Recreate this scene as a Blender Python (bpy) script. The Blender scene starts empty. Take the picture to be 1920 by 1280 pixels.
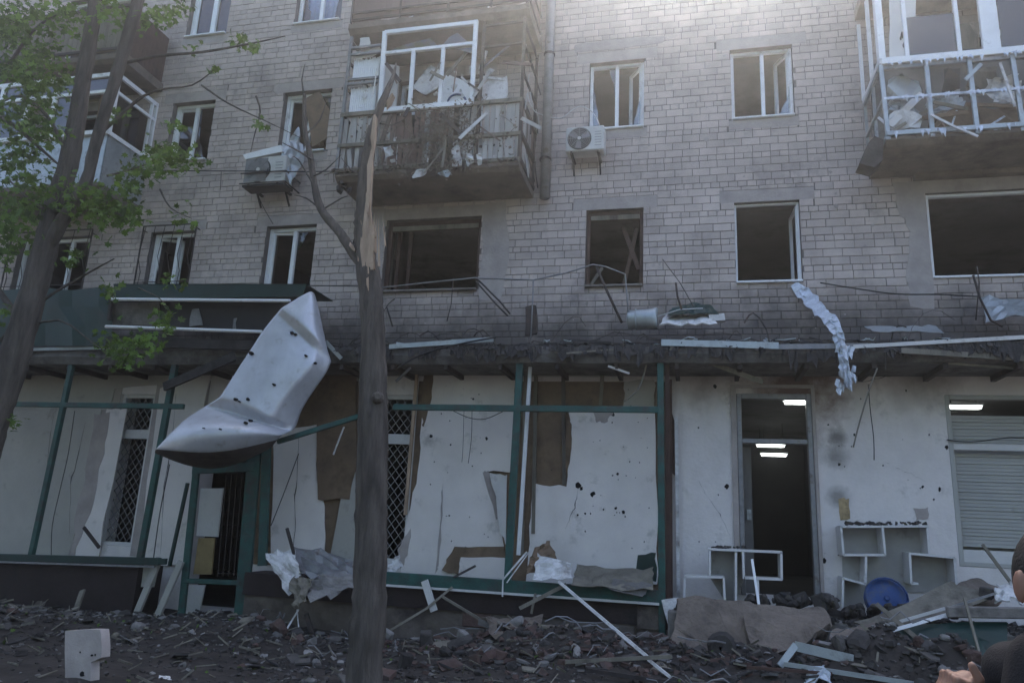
import bpy, bmesh, math, random
from mathutils import Vector, Matrix, noise
rnd = random.Random(7)
scn = bpy.context.scene
COL = scn.collection
# ------------------------------------------------------------------ camera, sky, sun, exposure
F_PX, YAW, PITCH, ROLL = 1400.0, math.radians(13.74), math.radians(13.6), math.radians(2.72)
CAM = Vector((0.0, -11.4, 1.65))
fwd = Vector((-math.sin(YAW)*math.cos(PITCH), math.cos(YAW)*math.cos(PITCH), math.sin(PITCH)))
rgt = Vector((math.cos(YAW), math.sin(YAW), 0)); upv = rgt.cross(fwd)
cr = rgt*math.cos(ROLL) + upv*math.sin(ROLL); cu = -rgt*math.sin(ROLL) + upv*math.cos(ROLL)
cd = bpy.data.cameras.new('camera'); cam = bpy.data.objects.new('camera', cd); COL.objects.link(cam)
cd.sensor_width = 36.0; cd.lens = 36.0*F_PX/1920.0; cd.clip_start = 0.05; cd.clip_end = 1000
cam.matrix_world = Matrix.Translation(CAM) @ Matrix((cr, cu, -fwd)).transposed().to_4x4()
scn.camera = cam
SUN_EL, SUN_AZ = math.radians(49), math.radians(3)
w = bpy.data.worlds.new('World'); scn.world = w; w.use_nodes = True
nt = w.node_tree; bg = nt.nodes['Background']
sky = nt.nodes.new('ShaderNodeTexSky'); sky.sky_type = 'NISHITA'; sky.sun_disc = False
sky.sun_elevation = SUN_EL; sky.sun_rotation = SUN_AZ; sky.air_density = 0.75; sky.dust_density = 4.5; sky.ozone_density = 0.7
nt.links.new(sky.outputs[0], bg.inputs[0]); bg.inputs[1].default_value = 0.15
sl = bpy.data.lights.new('sun', 'SUN'); sl.energy = 5.0; sl.angle = math.radians(0.5); sl.color = (1, .95, .87)
so = bpy.data.objects.new('sun', sl); COL.objects.link(so)
sd = Vector((math.sin(SUN_AZ)*math.cos(SUN_EL), math.cos(SUN_AZ)*math.cos(SUN_EL), math.sin(SUN_EL)))
so.rotation_euler = sd.to_track_quat('Z', 'Y').to_euler(); so.location = (0, 20, 40)
vs = scn.view_settings; vs.view_transform = 'Standard'; vs.look = 'None'; vs.gamma = 1; vs.exposure = 2.22; vs.use_curve_mapping = False

# ------------------------------------------------------------------ helpers
def P(px, py, Y=0.0):
    d = cr*((px-960)/F_PX) - cu*((py-640)/F_PX) + fwd
    return CAM + d*((Y-CAM.y)/d.y)
def G(px, py, z=0.0):
    d = cr*((px-960)/F_PX) - cu*((py-640)/F_PX) + fwd
    return CAM + d*((z-CAM.z)/d.z)
def proj(p):
    d = Vector(p)-CAM; k = d.dot(fwd)
    return 960+F_PX*d.dot(cr)/k, 640-F_PX*d.dot(cu)/k
def lin(h):
    v = [int(h[i:i+2], 16)/255 for i in (1, 3, 5)]
    return tuple((c/12.92 if c <= .04045 else ((c+.055)/1.055)**2.4) for c in v)
MATS = {}
def mat(name, col, rough=.85, metal=0, var=.25, scale=3.0, bump=.15, bscale=40, dirt=None, damt=.0, dscale=1.5, alpha=None, spec=.3, island=0.0, streak=False, trans=0):
    if name in MATS: return MATS[name]
    m = bpy.data.materials.new(name); m.use_nodes = True; n = m.node_tree.nodes; L = m.node_tree.links
    b = n['Principled BSDF']; b.inputs['Roughness'].default_value = rough; b.inputs['Metallic'].default_value = metal
    b.inputs['Specular IOR Level'].default_value = spec
    if isinstance(col, str): col = lin(col)
    g = n.new('ShaderNodeNewGeometry'); pos = g.outputs['Position']
    if streak:
        mp = n.new('ShaderNodeMapping'); mp.inputs['Scale'].default_value = (1, 1, .16); L.new(pos, mp.inputs[0]); spos = mp.outputs[0]
    else: spos = pos
    nz = n.new('ShaderNodeTexNoise'); nz.inputs['Scale'].default_value = scale; nz.inputs['Detail'].default_value = 6; nz.inputs['Roughness'].default_value = .65
    L.new(spos, nz.inputs['Vector'])
    mr = n.new('ShaderNodeMapRange'); mr.inputs[1].default_value = .3; mr.inputs[2].default_value = .7; mr.inputs[3].default_value = 1-var; mr.inputs[4].default_value = 1+var
    L.new(nz.outputs[0], mr.inputs[0])
    fac = mr.outputs[0]
    if island:
        oi = n.new('ShaderNodeObjectInfo'); ad = n.new('ShaderNodeMath'); ad.operation = 'ADD'
        L.new(oi.outputs['Random'], ad.inputs[0]); L.new(g.outputs['Random Per Island'], ad.inputs[1])
        fr = n.new('ShaderNodeMath'); fr.operation = 'FRACT'; L.new(ad.outputs[0], fr.inputs[0])
        m2 = n.new('ShaderNodeMapRange'); m2.inputs[3].default_value = 1-island; m2.inputs[4].default_value = 1+island; L.new(fr.outputs[0], m2.inputs[0])
        mu = n.new('ShaderNodeMath'); mu.operation = 'MULTIPLY'; L.new(fac, mu.inputs[0]); L.new(m2.outputs[0], mu.inputs[1]); fac = mu.outputs[0]
    vm = n.new('ShaderNodeVectorMath'); vm.operation = 'SCALE'; vm.inputs[0].default_value = col; L.new(fac, vm.inputs['Scale'])
    out = vm.outputs[0]
    if dirt is not None:
        if isinstance(dirt, str): dirt = lin(dirt)
        n2 = n.new('ShaderNodeTexNoise'); n2.inputs['Scale'].default_value = dscale; n2.inputs['Detail'].default_value = 9; n2.inputs['Roughness'].default_value = .7
        L.new(spos, n2.inputs['Vector'])
        r2 = n.new('ShaderNodeMapRange'); r2.inputs[1].default_value = .62-damt*.35; r2.inputs[2].default_value = .78-damt*.3; L.new(n2.outputs[0], r2.inputs[0])
        mx = n.new('ShaderNodeMix'); mx.data_type = 'RGBA'; L.new(r2.outputs[0], mx.inputs[0]); L.new(out, mx.inputs[6]); mx.inputs[7].default_value = (*dirt, 1); out = mx.outputs[2]
    L.new(out, b.inputs['Base Color'])
    if bump:
        nb = n.new('ShaderNodeTexNoise'); nb.inputs['Scale'].default_value = bscale; nb.inputs['Detail'].default_value = 5; L.new(spos, nb.inputs['Vector'])
        bp = n.new('ShaderNodeBump'); bp.inputs['Strength'].default_value = bump; bp.inputs['Distance'].default_value = .02; L.new(nb.outputs[0], bp.inputs['Height']); L.new(bp.outputs[0], b.inputs['Normal'])
    if trans:
        b.inputs['Subsurface Weight'].default_value = 0
        tr = n.new('ShaderNodeBsdfTranslucent'); L.new(out, tr.inputs[0]); ms = n.new('ShaderNodeMixShader'); ms.inputs[0].default_value = trans
        L.new(b.outputs[0], ms.inputs[1]); L.new(tr.outputs[0], ms.inputs[2]); L.new(ms.outputs[0], n['Material Output'].inputs[0])
    MATS[name] = m; m.diffuse_color = (*col, 1)
    return m
def glass_mat():
    m = bpy.data.materials.new('window_glass'); m.use_nodes = True; n = m.node_tree.nodes; L = m.node_tree.links
    n.remove(n['Principled BSDF'])
    t = n.new('ShaderNodeBsdfTransparent'); t.inputs[0].default_value = (.72, .77, .78, 1)
    g = n.new('ShaderNodeBsdfGlossy'); g.inputs['Roughness'].default_value = .03
    f = n.new('ShaderNodeFresnel'); f.inputs[0].default_value = 1.9
    x = n.new('ShaderNodeMixShader'); L.new(f.outputs[0], x.inputs[0]); L.new(t.outputs[0], x.inputs[1]); L.new(g.outputs[0], x.inputs[2])
    L.new(x.outputs[0], n['Material Output'].inputs[0]); return m
M = dict(
 mortar=mat('mortar', (.15, .134, .125), .95, var=.3, scale=6, dirt=(.06, .056, .055), damt=.15, dscale=.9),
 brick=mat('sand_lime_brick', (.44, .378, .345), .92, var=.22, scale=1.3, island=.10, bump=.4, bscale=60, dirt=(.21, .19, .183), damt=.22, dscale=.8),
 concrete=mat('concrete', (.19, .175, .16), .95, var=.3, scale=2.5, bump=.4, bscale=25, dirt=(.06, .055, .05), damt=.25, dscale=2),
 slab=mat('stained_concrete', (.15, .125, .105), .95, var=.35, scale=1.8, bump=.4, bscale=20, dirt=(.05, .042, .036), damt=.35, dscale=1.6),
 lintel=mat('lintel_concrete', (.35, .312, .292), .95, var=.2, scale=3, bump=.25, bscale=30),
 plaster=mat('white_plaster', (.65, .61, .585), .9, var=.12, scale=1.6, bump=.35, bscale=18, dirt=(.33, .31, .29), damt=.16, dscale=1.6),
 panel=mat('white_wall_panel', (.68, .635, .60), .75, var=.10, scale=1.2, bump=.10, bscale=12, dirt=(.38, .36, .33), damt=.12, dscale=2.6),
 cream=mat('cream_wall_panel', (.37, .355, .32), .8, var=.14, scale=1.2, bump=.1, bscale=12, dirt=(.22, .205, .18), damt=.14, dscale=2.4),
 osb=mat('bare_chipboard', (.17, .12, .08), .9, var=.35, scale=5, bump=.3, bscale=50, dirt=(.08, .06, .045), damt=.3, dscale=2.5),
 green=mat('green_painted_steel', (.020, .075, .064), .6, var=.4, scale=4, bump=.2, bscale=30, dirt=(.04, .042, .04), damt=.42, dscale=5, spec=.4),
 dgreen=mat('dark_green_sheet', (.007, .030, .026), .5, var=.3, scale=2, bump=.1, dirt=(.02, .025, .025), damt=.2, dscale=3, spec=.4),
 silver=mat('silver_car_paint', (.50, .51, .54), .42, metal=.35, var=.10, scale=5, bump=.08, bscale=9, dirt=(.34, .33, .32), damt=.16, dscale=7, spec=.5),
 pvc=mat('white_window_plastic', (.74, .75, .76), .5, var=.07, scale=3, bump=.03, dirt=(.35, .34, .32), damt=.12, dscale=3, spec=.4),
 wood=mat('weathered_wood', (.17, .155, .125), .9, var=.35, scale=4, bump=.4, bscale=45, dirt=(.07, .058, .05), damt=.25, dscale=3, streak=True),
 brownwood=mat('brown_window_wood', (.075, .045, .036), .8, var=.35, scale=4, bump=.3, dirt=(.04, .03, .027), damt=.3, dscale=3),
 greyplank=mat('grey_painted_plank', (.36, .35, .335), .9, var=.3, scale=4, bump=.3, island=.22, dirt=(.10, .085, .075), damt=.30, dscale=2.5, streak=True),
 redplank=mat('red_brown_plank', (.16, .105, .09), .9, var=.35, scale=4, bump=.3, island=.25, dirt=(.07, .06, .052), damt=.35, dscale=2.5, streak=True),
 pinkpanel=mat('faded_red_panel', (.16, .115, .11), .85, var=.15, scale=2, bump=.15, island=.05, dirt=(.10, .08, .075), damt=.2, streak=True),
 steel=mat('weathered_steel', (.22, .22, .225), .55, metal=.5, var=.3, scale=5, bump=.2, dirt=(.10, .07, .055), damt=.2, dscale=5),
 rust=mat('rusty_dark_steel', (.05, .042, .04), .8, metal=.2, var=.4, scale=6, bump=.3, dirt=(.09, .05, .035), damt=.2, dscale=6),
 galv=mat('galvanised_sheet', (.36, .39, .40), .5, metal=.6, var=.25, scale=3, bump=.12, bscale=8, dirt=(.12, .11, .10), damt=.25, dscale=3),
 soot=mat('sooty_debris', (.045, .042, .042), .95, var=.5, scale=7, bump=.5, bscale=30),
 room=mat('room_wall_paint', (.16, .155, .15), .9, var=.25, scale=1, bump=.1, dirt=(.06, .055, .05), damt=.3, dscale=.8),
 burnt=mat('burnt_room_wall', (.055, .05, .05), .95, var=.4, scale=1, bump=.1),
 curtain=mat('pale_blue_curtain', (.34, .40, .56), .9, var=.15, scale=14, bump=.1),
 tancurtain=mat('tan_curtain', (.20, .14, .095), .9, var=.2, scale=5, bump=.1, streak=True),
 foam=mat('white_foam', (.58, .575, .57), .9, var=.2, scale=6, bump=.35, bscale=40, dirt=(.24, .22, .20), damt=.34, dscale=4),
 board=mat('white_board', (.56, .55, .53), .8, var=.1, scale=3, bump=.12, dirt=(.26, .24, .22), damt=.15, dscale=3),
 shelf=mat('white_shelf_board', (.58, .57, .56), .55, var=.06, scale=3, bump=.03, dirt=(.25, .23, .21), damt=.14, dscale=4),
 shelfback=mat('grey_shelf_back', (.36, .35, .33), .7, var=.12, scale=3, bump=.03, dirt=(.18, .17, .15), damt=.2, dscale=3),
 canopyc=mat('dusty_canopy_concrete', (.135, .128, .122), .95, var=.4, scale=2.5, bump=.6, bscale=18, dirt=(.035, .033, .032), damt=.4, dscale=2.2),
 soil=mat('dirt_and_ash', (.040, .034, .030), .98, var=.45, scale=2.2, bump=1.0, bscale=14, dirt=(.025, .023, .022), damt=.3, dscale=3),
 road=mat('asphalt', (.05, .05, .052), .9, var=.25, scale=2, bump=.4, bscale=60),
 rubble=mat('rubble_grey', (.056, .051, .048), .95, var=.45, scale=4, island=.4, bump=.6, bscale=25, dirt=(.045, .04, .038), damt=.2, dscale=3),
 palerubble=mat('rubble_pale', (.17, .162, .155), .95, var=.3, scale=4, island=.4, bump=.5, bscale=25, dirt=(.12, .11, .10), damt=.3, dscale=3),
 redrubble=mat('broken_red_brick', (.085, .055, .047), .95, var=.35, scale=4, island=.3, bump=.6, bscale=25, dirt=(.08, .07, .065), damt=.35, dscale=3),
 plinth=mat('dark_red_brown_render', (.038, .028, .027), .9, var=.3, scale=2, bump=.35, bscale=20, dirt=(.022, .02, .02), damt=.3, dscale=2),
 baserender=mat('flaking_plinth_render', (.125, .105, .09), .95, var=.35, scale=2.5, bump=.5, bscale=15, dirt=(.05, .04, .036), damt=.35, dscale=2.2),
 brownslab=mat('broken_earthy_concrete', (.165, .135, .112), .97, var=.3, scale=3, bump=.8, bscale=22, dirt=(.07, .06, .055), damt=.3, dscale=2.4),
 bark=mat('bark', (.080, .069, .060), .95, var=.5, scale=12, bump=1.0, bscale=40, dirt=(.03, .027, .026), damt=.3, dscale=5, streak=True),
 rawwood=mat('splintered_wood', (.36, .265, .19), .85, var=.3, scale=14, bump=.5, bscale=60, dirt=(.2, .14, .10), damt=.25, dscale=8, streak=True),
 leaf=mat('maple_leaf', (.085, .145, .03), .6, var=.35, scale=1.5, island=.5, bump=.0, trans=.45, spec=.3),
 dryleaf=mat('dead_vine_leaf', (.115, .09, .072), .9, var=.3, scale=6, island=.5, bump=.0),
 black=mat('black_cable', (.014, .014, .015), .6, bump=0, var=.1),
 hole=mat('shrapnel_hole', (.008, .008, .009), .9, bump=0, var=.1),
 whitecable=mat('white_cable', (.5, .5, .5), .5, bump=0, var=.1),
 blue=mat('blue_plastic', (.016, .055, .19), .42, var=.15, scale=4, bump=.1, dirt=(.075, .085, .11), damt=.36, dscale=6, spec=.4),
 acw=mat('air_conditioner_casing', (.50, .50, .48), .55, var=.1, scale=4, bump=.04, dirt=(.25, .23, .20), damt=.15, dscale=3),
 dark=mat('dark_grille', (.025, .027, .03), .6, bump=0, var=.2),
 groundrefl=mat('brown_ground_reflection', (.085, .07, .062), .75, var=.3, scale=5, bump=.2, dirt=(.04, .034, .03), damt=.3, dscale=4),
 foil=mat('ragged_insulation', (.50, .54, .60), .55, metal=.25, var=.25, scale=12, bump=.4, bscale=30, dirt=(.18, .18, .19), damt=.2, dscale=7),
 skin=mat('skin', (.19, .105, .075), .55, var=.1, scale=12, bump=.05, bscale=80, spec=.4),
 hair=mat('black_hair', (.012, .011, .011), .6, var=.3, scale=60, bump=.4, bscale=150),
 cloth=mat('black_cotton', (.006, .007, .010), .9, var=.2, scale=10, bump=.2, bscale=200),
 trouser=mat('dark_trousers', (.03, .032, .04), .9, var=.2, scale=10, bump=.2, bscale=150),
 print_=mat('pale_print', (.35, .37, .40), .8, bump=0, var=.1),
 shoe=mat('black_shoe', (.015, .015, .016), .5, bump=.1, var=.2),
 shutter=mat('roller_shutter', (.36, .36, .335), .6, var=.08, scale=2, bump=.03, dirt=(.2, .19, .17), damt=.12, dscale=2),
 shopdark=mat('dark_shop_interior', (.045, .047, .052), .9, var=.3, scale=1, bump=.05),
 glass=glass_mat(),
)
def emis(name, c, s):
    m = bpy.data.materials.new(name); m.use_nodes = True; n = m.node_tree.nodes; b = n['Principled BSDF']
    b.inputs['Emission Color'].default_value = (*c, 1); b.inputs['Emission Strength'].default_value = s; b.inputs['Base Color'].default_value = (.8, .8, .8, 1); return m
M['lamp'] = emis('lit_fluorescent_tube', (.93, 1, .97), 3.0)

class MB:
    def __init__(s): s.v = []; s.f = []
    def add(s, vs, fs):
        o = len(s.v); s.v += [Vector(q) for q in vs]; s.f += [tuple(i+o for i in f) for f in fs]; return s
    def box(s, x0, x1, y0, y1, z0, z1):
        return s.add([(x0,y0,z0),(x1,y0,z0),(x1,y1,z0),(x0,y1,z0),(x0,y0,z1),(x1,y0,z1),(x1,y1,z1),(x0,y1,z1)],
                     [(0,3,2,1),(4,5,6,7),(0,1,5,4),(1,2,6,5),(2,3,7,6),(3,0,4,7)])
    def obox(s, c, ax, ay, az):
        c = Vector(c); ax, ay, az = Vector(ax), Vector(ay), Vector(az)
        vs = [c+ax*i+ay*j+az*k for k in (-1, 1) for i, j in ((-1,-1),(1,-1),(1,1),(-1,1))]
        return s.add(vs, [(0,3,2,1),(4,5,6,7),(0,1,5,4),(1,2,6,5),(2,3,7,6),(3,0,4,7)])
    def bar(s, a, b, w, d=None, ref=(0, 1, 0)):
        a, b = Vector(a), Vector(b); d = d or w; t = (b-a); L = t.length; t.normalize()
        n = Vector(ref); n = (n - t*n.dot(t))
        if n.length < .01: n = Vector((1, 0, 0)); n = n - t*n.dot(t)
        n.normalize(); q = t.cross(n)
        return s.obox((a+b)/2, t*L/2, n*d/2, q*w/2)
    def tube(s, pts, r, n=6, cap=True):
        pts = [Vector(p) for p in pts]; k = len(pts); base = len(s.v)
        rs = r if isinstance(r, (list, tuple)) else [r]*k
        pn = None
        for i, p in enumerate(pts):
            t = (pts[min(i+1, k-1)]-pts[max(i-1, 0)]).normalized()
            if pn is None:
                pn = t.orthogonal().normalized()
            else:
                pn = (pn - t*pn.dot(t)); pn = pn.normalized() if pn.length > 1e-4 else t.orthogonal().normalized()
            q = t.cross(pn)
            for j in range(n):
                a = 2*math.pi*j/n; s.v.append(p + (pn*math.cos(a)+q*math.sin(a))*rs[i])
        for i in range(k-1):
            for j in range(n):
                a = base+i*n+j; b = base+i*n+(j+1) % n; s.f.append((a, b, b+n, a+n))
        if cap:
            s.f.append(tuple(base+j for j in range(n))[::-1]); s.f.append(tuple(base+(k-1)*n+j for j in range(n)))
        return s
    def prism(s, pts, th):
        pts = [Vector(p) for p in pts]; k = len(pts); th = Vector(th)
        s.add(pts+[p+th for p in pts], [tuple(range(k)), tuple(range(2*k-1, k-1, -1))]+[(i, k+i, k+(i+1) % k, (i+1) % k) for i in range(k)])
        return s
    def lathe(s, prof, n=16, c=(0,0,0), ax=(0,0,1)):
        ax = Vector(ax).normalized(); u = ax.orthogonal().normalized(); q = ax.cross(u); c = Vector(c); b = len(s.v)
        for r, h in prof:
            for j in range(n):
                a = 2*math.pi*j/n; s.v.append(c+ax*h+(u*math.cos(a)+q*math.sin(a))*r)
        for i in range(len(prof)-1):
            for j in range(n):
                a = b+i*n+j; d = b+i*n+(j+1) % n; s.f.append((a, d, d+n, a+n))
        return s
    def build(s, name, m, parent=None, smooth=False, bevel=0, label=None, cat=None, group=None, kind=None, tri=False):
        if not s.v: return None
        xs = [v.x for v in s.v]; ys = [v.y for v in s.v]; zs = [v.z for v in s.v]
        o = Vector(((min(xs)+max(xs))/2, (min(ys)+max(ys))/2, min(zs)))
        me = bpy.data.meshes.new(name); me.from_pydata([v-o for v in s.v], [], s.f); me.validate()
        bm = bmesh.new(); bm.from_mesh(me); bmesh.ops.recalc_face_normals(bm, faces=bm.faces)
        if tri: bmesh.ops.triangulate(bm, faces=[f for f in bm.faces if len(f.verts) > 4])
        bm.to_mesh(me); bm.free()
        me.materials.append(M[m] if isinstance(m, str) else m)
        if smooth:
            for p in me.polygons: p.use_smooth = True
        ob = bpy.data.objects.new(name, me); COL.objects.link(ob)
        put(ob, o, parent)
        if bevel:
            md = ob.modifiers.new('bevel', 'BEVEL'); md.width = bevel; md.segments = 1; md.limit_method = 'ANGLE'
        tag(ob, label, cat, group, kind)
        return ob
def wloc(o):
    l = Vector(o.location)
    while o.parent: o = o.parent; l = l + o.location
    return l
def put(ob, o, parent):
    if parent is not None:
        ob.parent = parent; ob.location = Vector(o)-wloc(parent)
    else: ob.location = o
def tag(o, label=None, cat=None, group=None, kind=None):
    if label: o['label'] = label
    if cat: o['category'] = cat
    if group: o['group'] = group
    if kind: o['kind'] = kind
    return o
def empty(name, loc, label=None, cat=None, group=None, parent=None):
    o = bpy.data.objects.new(name, None); o.empty_display_size = .2; COL.objects.link(o); put(o, loc, parent); tag(o, label, cat, group); return o
def jag(pts, amp, n=3, seed=0):
    """break the edges of an outline into ragged ones (points in pixels)"""
    r = random.Random(seed); out = []
    for i, a in enumerate(pts):
        b = pts[(i+1) % len(pts)]; out.append(a)
        for k in range(1, n):
            t = (k+r.uniform(-.3, .3))/n
            out.append((a[0]+(b[0]-a[0])*t+r.uniform(-amp, amp), a[1]+(b[1]-a[1])*t+r.uniform(-amp, amp)))
    return out
def pxsheet(pts, Y, th=.015):
    """a board lying in the plane y=Y, outline found from its picture"""
    return MB().prism([P(x, y, Y) for x, y in pts], (0, th, 0))
def crumple(name, corners, m, nu=8, nv=8, amp=.04, fs=2.5, seed=0, th=.004, **kw):
    """bent thin sheet between four 3D corners"""
    a, b, c, d = [Vector(q) for q in corners]; mb = MB(); nrm = (b-a).cross(d-a).normalized()
    off = Vector((seed*7.3, seed*3.1, seed*1.7)); r = random.Random(seed)
    for j in range(nv+1):
        for i in range(nu+1):
            u, v = i/nu, j/nv
            p = a*(1-u)*(1-v)+b*u*(1-v)+c*u*v+d*(1-u)*v
            e = (i in (0, nu)) or (j in (0, nv))
            dis = noise.noise(p*fs+off)*amp*1.6 + (abs(noise.noise(p*fs*1.9+off))*3-.6)*amp + abs(noise.noise(p*fs*4.5+off))*amp*1.2
            jt = Vector((r.uniform(-1, 1), r.uniform(-1, 1), r.uniform(-1, 1)))*(amp*.5 if e else amp*.1)
            mb.v.append(p+nrm*dis+jt)
    for j in range(nv):
        for i in range(nu):
            k = j*(nu+1)+i; mb.f.append((k, k+1, k+nu+2, k+nu+1))
    o = mb.build(name, m, smooth=kw.pop('smooth', False), **kw)
    md = o.modifiers.new('thick', 'SOLIDIFY'); md.thickness = th; md.offset = 0
    return o
def chunk(mb, c, s, r, flat=1.0):
    """one irregular lump of rubble"""
    R = Matrix.Rotation(r.uniform(0, 6.28), 3, 'Z') @ Matrix.Rotation(r.uniform(-.5, .5), 3, 'X') @ Matrix.Rotation(r.uniform(-.5, .5), 3, 'Y')
    sx, sy, sz = s*r.uniform(.6, 1.3), s*r.uniform(.5, 1.1), s*flat*r.uniform(.35, .9)
    vs = [Vector(c)+R @ Vector((i*sx*r.uniform(.55, 1), j*sy*r.uniform(.55, 1), k*sz*r.uniform(.55, 1))) for k in (-1, 1) for i, j in ((-1,-1),(1,-1),(1,1),(-1,1))]
    mb.add(vs, [(0,3,2,1),(4,5,6,7),(0,1,5,4),(1,2,6,5),(2,3,7,6),(3,0,4,7)])
# ------------------------------------------------------------------ ground
def ground_h(x, y):
    h = .10*noise.noise(Vector((x*.5, y*.5, 0)))+.05*noise.noise(Vector((x*1.7, y*1.7, 4)))+.02*noise.noise(Vector((x*5, y*5, 9)))
    if y < -7: h *= max(0, 1-(-7-y)/2)
    pile = 0
    pile += .42*math.exp(-((x+1.4)**2/2.6+(y+1.75)**2/.5))
    pile += .72*math.exp(-((x-2.6)**2/4.5+(y+1.75)**2/.6))
    pile += .25*math.exp(-((x+6.2)**2/1.5+(y+1.7)**2/.5))
    pile += .20*math.exp(-((x+10)**2/6+(y+2.6)**2/1.2))
    return h*.9 + pile*(.85+.5*noise.noise(Vector((x*2.2, y*2.2, 2))))
mb = MB(); NX, NY = 190, 90
for j in range(NY+1):
    for i in range(NX+1):
        x = -18+i*30/NX; y = -9.5+j*10/NY
        e = i in (0, NX) or j in (0, NY)
        mb.v.append(Vector((x, y, (0 if e else ground_h(x, y)))))
for j in range(NY):
    for i in range(NX):
        k = j*(NX+1)+i; mb.f.append((k, k+1, k+NX+2, k+NX+1))
# flat skirt out to the horizon
x0, x1, y0, y1 = -18, 12, -9.5, .5
mb.add([(-70,-70,0),(70,-70,0),(70,70,0),(-70,70,0),(x0,y0,0),(x1,y0,0),(x1,y1,0),(x0,y1,0)], [(0,1,5,4),(1,2,6,5),(2,3,7,6),(3,0,4,7)])
mb.build('ground', 'soil', smooth=True, kind='structure', label='dark littered earth in front of the damaged building')
mb = MB().box(-69, 69, -24, -14, -.05, .004); mb.build('road', 'road', kind='structure')

# ------------------------------------------------------------------ soot-stained brick material
def soot_mask(m, top, base):
    n = m.node_tree.nodes; L = m.node_tree.links; b = n['Principled BSDF']; src = b.inputs['Base Color'].links[0].from_socket
    g = n.new('ShaderNodeNewGeometry'); sp = n.new('ShaderNodeSeparateXYZ'); L.new(g.outputs['Position'], sp.inputs[0])
    nz = n.new('ShaderNodeTexNoise'); nz.inputs['Scale'].default_value = 1.1; nz.inputs['Detail'].default_value = 8; nz.inputs['Roughness'].default_value = .68; L.new(g.outputs['Position'], nz.inputs['Vector'])
    a = n.new('ShaderNodeMath'); a.operation = 'MULTIPLY_ADD'; L.new(nz.outputs[0], a.inputs[0]); a.inputs[1].default_value = -2.0; a.inputs[2].default_value = 1.0
    s = n.new('ShaderNodeMath'); s.operation = 'ADD'; L.new(sp.outputs[2], s.inputs[0]); L.new(a.outputs[0], s.inputs[1])
    r = n.new('ShaderNodeMapRange'); r.inputs[1].default_value = top; r.inputs[2].default_value = base; L.new(s.outputs[0], r.inputs[0]); r.inputs[4].default_value = .85
    mx = n.new('ShaderNodeMix'); mx.data_type = 'RGBA'; L.new(r.outputs[0], mx.inputs[0]); L.new(src, mx.inputs[6]); mx.inputs[7].default_value = (.05, .047, .047, 1)
    L.new(mx.outputs[2], b.inputs['Base Color'])
soot_mask(M['brick'], 5.45, 4.6); soot_mask(M['mortar'], 5.4, 4.6)

# ------------------------------------------------------------------ the apartment building
bld = empty('apartment_building', (0, 0, 0), 'grey brick apartment block with blown-out windows above a wrecked ground-floor shop', 'building')
XL, XR, ZT = -16.0, 9.5, 13.5
R1, R2, R3, R4 = (5.36, 6.70), (8.14, 9.44), (10.92, 12.2), (13.67, 14.95)
cols = dict(A=(-13.0, -11.3), B=(-9.95, -9.0), C=(-7.5, -6.5), D=(-5.15, -3.42), E=(-1.63, -.7), F=(.71, 1.68), G=(3.45, 5.3))
OPEN = {}
for r, (za, zb) in enumerate((R1, R2, R3), 1):
    for c, (xa, xb) in cols.items():
        if c in 'ADG' and r > 1: OPEN[c, r] = (xa, xb-.1, za-1.0, zb)
        else: OPEN[c, r] = (xa, xb, za, zb)
def wall_with_openings(x0, x1, z0, z1, ops, yf, yb):
    xs = sorted({x0, x1, *[o[0] for o in ops], *[o[1] for o in ops]}); zs = sorted({z0, z1, *[o[2] for o in ops], *[o[3] for o in ops]})
    xs = [x for x in xs if x0 <= x <= x1]; zs = [z for z in zs if z0 <= z <= z1]
    mb = MB()
    def solid(i, j):
        if i < 0 or j < 0 or i >= len(xs)-1 or j >= len(zs)-1: return False
        cx, cz = (xs[i]+xs[i+1])/2, (zs[j]+zs[j+1])/2
        return not any(o[0] < cx < o[1] and o[2] < cz < o[3] for o in ops)
    idx = {}
    def V(i, j, y):
        if (i, j, y) not in idx: idx[i, j, y] = len(mb.v); mb.v.append(Vector((xs[i], y, zs[j])))
        return idx[i, j, y]
    for i in range(len(xs)-1):
        for j in range(len(zs)-1):
            if not solid(i, j): continue
            mb.f.append((V(i,j,yf), V(i+1,j,yf), V(i+1,j+1,yf), V(i,j+1,yf))); mb.f.append((V(i,j,yb), V(i,j+1,yb), V(i+1,j+1,yb), V(i+1,j,yb)))
            if not solid(i-1, j): mb.f.append((V(i,j,yf), V(i,j+1,yf), V(i,j+1,yb), V(i,j,yb)))
            if not solid(i+1, j): mb.f.append((V(i+1,j,yf), V(i+1,j,yb), V(i+1,j+1,yb), V(i+1,j+1,yf)))
            if not solid(i, j-1): mb.f.append((V(i,j,yf), V(i,j,yb), V(i+1,j,yb), V(i+1,j,yf)))
            if not solid(i, j+1): mb.f.append((V(i,j+1,yf), V(i+1,j+1,yf), V(i+1,j+1,yb), V(i,j+1,yb)))
    return mb
wall = wall_with_openings(XL, XR, 4.0, ZT, list(OPEN.values()), 0, .42).build('brick_wall', 'mortar', bld)
# lintels (flush concrete beams over the windows)
excl = list(OPEN.values()); LINT = []
for (c, r), o in OPEN.items():
    if r > 3: continue
    l = (o[0]-.22, o[1]+.22, o[3], o[3]+.21); LINT.append(l); excl.append(l)
    MB().box(l[0], l[1], -.010, .2, l[2]+.002, l[3]-.004).build('lintel', 'lintel', bld)
    if c in 'BCEF' and r > 1:
        q = (o[0]-.05, o[1]+.05, o[2]-.17, o[2]); excl.append(q)
        MB().box(q[0], q[1], -.009, .2, q[2]+.004, q[3]-.003).build('under_sill_render', 'lintel', bld)
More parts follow.
